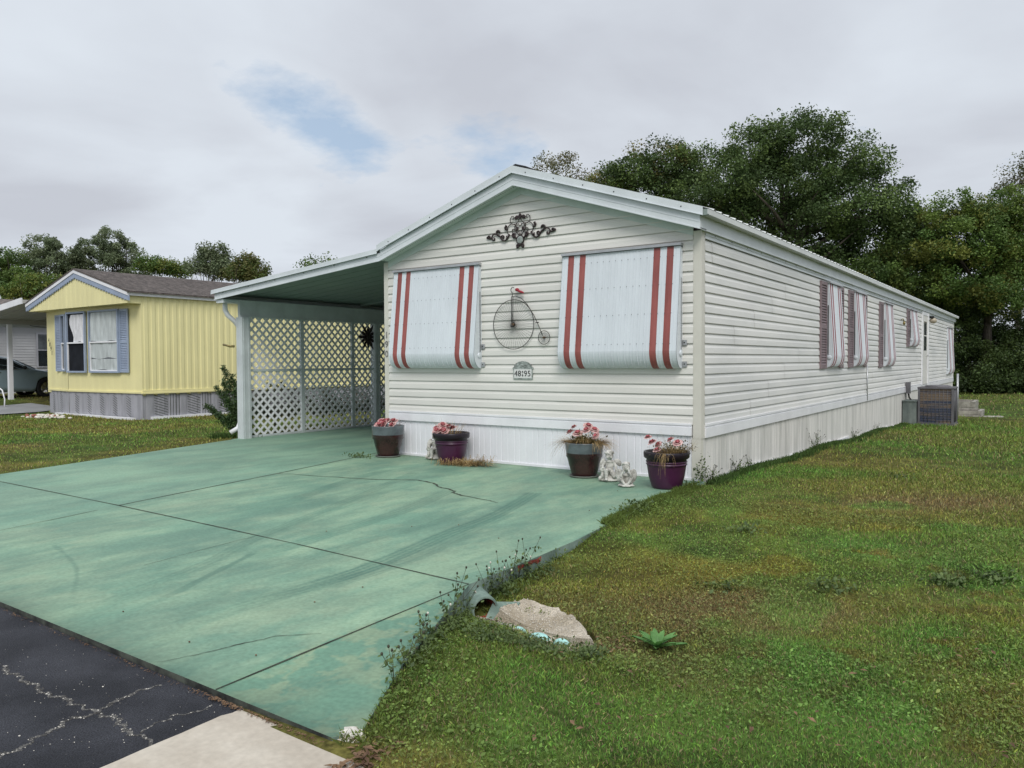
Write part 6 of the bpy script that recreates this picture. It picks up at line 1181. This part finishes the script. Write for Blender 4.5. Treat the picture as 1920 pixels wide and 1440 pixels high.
# along the side wall, the carport edge and the yellow skirting
def edge_grass(x0, y0, x1, y1, n, h, sp):
    t = RNG.random(n); x = x0+(x1-x0)*t+np.abs(RNG.normal(0, sp, n)); y = y0+(y1-y0)*t+RNG.normal(0, 0.02, n); c = np.array([0.07, 0.125, 0.032])*(0.4+RNG.random((n, 1))); r = np.hypot(x-CAM[0], y-CAM[1]); addg(blade_mesh(x, y, RNG.uniform(0.3, 1.1, n)*h, 0.0045*np.clip(r/5, 1, 4), c, 0.8))
edge_grass(0.03, 0.02, 0.03, 13.6, 16000, 0.075, 0.08); edge_grass(-9.4, 0.1, -8.72, 0.5, 1500, 0.12, 0.1)
o = np_mesh('grass', np.concatenate(Vs), np.concatenate(Fs_), M['grassm'], np.concatenate(Cs)); tag(o, 'patchy green and brown lawn grass with creeping weeds', 'grass', kind='stuff')
# tall thin weeds with dark seed heads along the slab edge, and leafy weed mats
mb = MB(); rr = random.Random(4)
def seedweed(x, y, z, h, n=4):
    for i in range(n):
        a = rr.uniform(0, 6.28); s = h*rr.uniform(0.1, 0.5); hh = h*rr.uniform(0.5, 1.0); p = [Vector((x, y, z)), Vector((x+s*.3*math.cos(a), y+s*.3*math.sin(a), z+hh*0.5)), Vector((x+s*math.cos(a), y+s*math.sin(a), z+hh))]
        mb.tube(p, 0.0014, 4, 1); mb.ell(p[2], (0.006, 0.006, 0.008), 4, 1 if rr.random() < .8 else 2)
        for q in range(5):
            t = rr.uniform(0.1, 0.8); c_ = p[0].lerp(p[2], t); leafy(mb, 2, c_, (0.012, 0.012, 0.01), 0.028, 0)
for (px, py) in ((760, 1250), (790, 1215), (810, 1190), (835, 1165), (850, 1150), (868, 1135), (915, 1085), (925, 1080), (940, 1075), (955, 1062), (975, 1050), (965, 1058), (730, 1285)):
    x, y = G(px, py+14, 0.02); x = max(x, float(xr(y))+0.02); seedweed(x, y, float(hz(x, y)), rr.uniform(0.14, 0.30), 4)
for i in range(26):
    px = rr.choice((rr.gauss(930, 25), rr.gauss(850, 30), rr.gauss(790, 25))); y = -4.1-(930-px)*0.009 if px > 880 else G(px, 1250-(px-760)*1.1, 0.0)[1]; x = float(xr(y))+rr.uniform(0.01, 0.12); abs(y+4.6) > 0.16 and leafy(mb, 50, (x, y, float(hz(x, y))+0.04), (0.045, 0.06, 0.024), 0.022, 0)
for i in range(60):
    px = rr.uniform(885, 1120); x, y = G(px, 1212+(px-885)*0.12+rr.uniform(-10, 26), -0.06); leafy(mb, 26, (x, y, float(hz(x, y))+0.03), (0.035, 0.035, 0.022), 0.022, 0)
for (px, py, n_) in ((1290, 925, 120), (1200, 965, 150), (1180, 975, 90), (1320, 905, 90), (1395, 1008, 110), (1360, 1100, 70), (1690, 900, 60), (1860, 1085, 160), (1560, 1100, 120), (1780, 1090, 130)):
    x, y = G(px, py, -0.01); leafy(mb, n_, (x, y, float(hz(x, y))+0.035), (0.07, 0.07, 0.018), 0.036, 0)
for (y, h) in ((0.10, 0.32), (0.16, 0.22), (0.9, 0.26), (1.0, 0.2), (1.45, 0.2), (4.6, 0.40), (4.75, 0.35), (4.9, 0.3), (7.6, 0.3), (7.8, 0.25), (10.0, 0.25)): seedweed(0.07, y, float(hz(0.1, y)), h, 5)
leafy(mb, 90, (0.03, -0.10, 0.13), (0.03, 0.05, 0.07), 0.04, 0); leafy(mb, 70, (0.06, -0.04, 0.22), (0.03, 0.04, 0.08), 0.03, 0)
leafy(mb, 160, (-4.80, -0.60, 0.085), (0.12, 0.05, 0.015), 0.03, 0)
tag(mb.build('weeds', [M['weedg'], M['weeddark'], M['seedw']], fix=False), 'leafy weeds and thin seed stalks along the driveway edge and wall', 'weeds', kind='stuff')
# rosette plant in the lawn
bp = thing('broadleaf_plant', (*G(1232, 1203, -0.03), -0.03), 'bright green rosette plant with broad pointed leaves standing in the lawn', 'plant'); c0 = Vector(bp.location); c0.z = float(hz(c0.x, c0.y)); mb = MB()
for i in range(15):
    a = i*2.4+0.3; l = 0.155-0.004*i; el_ = 0.40+0.065*i; w_ = 0.019; vs = []; d = Vector((math.cos(a), math.sin(a), 0)); sd_ = Vector((-math.sin(a), math.cos(a), 0))
    for q in range(6):
        t = q/5; p = c0+d*(l*t*math.cos(el_*(1-0.4*t)))+Vector((0, 0, 0.01+l*t*math.sin(el_)*(1-0.35*t))); ww = w_*math.sin(math.pi*min(0.12+t*0.86, 0.985))**0.8; vs += [p-sd_*ww+Vector((0, 0, 0.008)), p, p+sd_*ww+Vector((0, 0, 0.008))]
    mb.add(vs, [(3*q+j, 3*q+j+1, 3*q+j+4, 3*q+j+3) for q in range(5) for j in (0, 1)], 0, True)
mb.build('leaves', M['broad'], bp, fix=False)
# dead leaves and litter
mb = MB()
def dead(x, y, z, s):
    a = rr.uniform(0, 6.28); d = Vector((math.cos(a), math.sin(a), rr.uniform(-.2, .3))); e_ = Vector((-math.sin(a), math.cos(a), rr.uniform(-.3, .3))); c_ = Vector((x, y, z))
    mb.add([c_-d*s, c_+e_*s*0.4+Vector((0, 0, s*.2)), c_+d*s, c_-e_*s*0.4+Vector((0, 0, s*.2))], [(0, 1, 2), (0, 2, 3)], 0)
for i in range(520):
    x = rr.uniform(-4.0, 1.1); dead(x, -6.315-abs(rr.gauss(0, 0.013)), 0.040, rr.uniform(0.003, 0.009)*(1 if (x*1.7) % 1 > 0.4 else 0.6))
for i in range(420): x = rr.gauss(0.46, 0.06) if i % 3 == 0 else rr.uniform(0.5, 1.15); dead(x, -6.318-abs(rr.gauss(0, 0.012)), 0.046, rr.uniform(0.003, 0.008))
for i in range(110): dead(rr.gauss(1.29, 0.035), -6.3+rr.gauss(-0.05, 0.08), 0.05+rr.random()*0.02, rr.uniform(0.01, 0.024))
for i in range(60): x, y = G(rr.gauss(1165, 25), rr.gauss(1195, 15), -0.04); dead(x, y, float(hz(x, y))+0.02, rr.uniform(0.008, 0.02))
for i in range(70): x, y = G(rr.uniform(1000, 1920), rr.uniform(1180, 1440), -0.02); dead(x, y, float(hz(x, y))+0.035, rr.uniform(0.008, 0.022))
for (px, py) in ((772, 988), (612, 997), (355, 1205), (231, 1148), (1020, 872), (1158, 921), (935, 1010), (680, 1102), (480, 1230), (1105, 958), (590, 1130), (860, 985)):
    x, y = G(px, py); mb.ell((x, y, 0.065), (0.006, 0.005, 0.003), 4)
tag(mb.build('fallen_leaves', M['deadleaf'], fix=False), 'brown dead leaves along the driveway edge and scattered in the grass', 'leaves', kind='stuff')
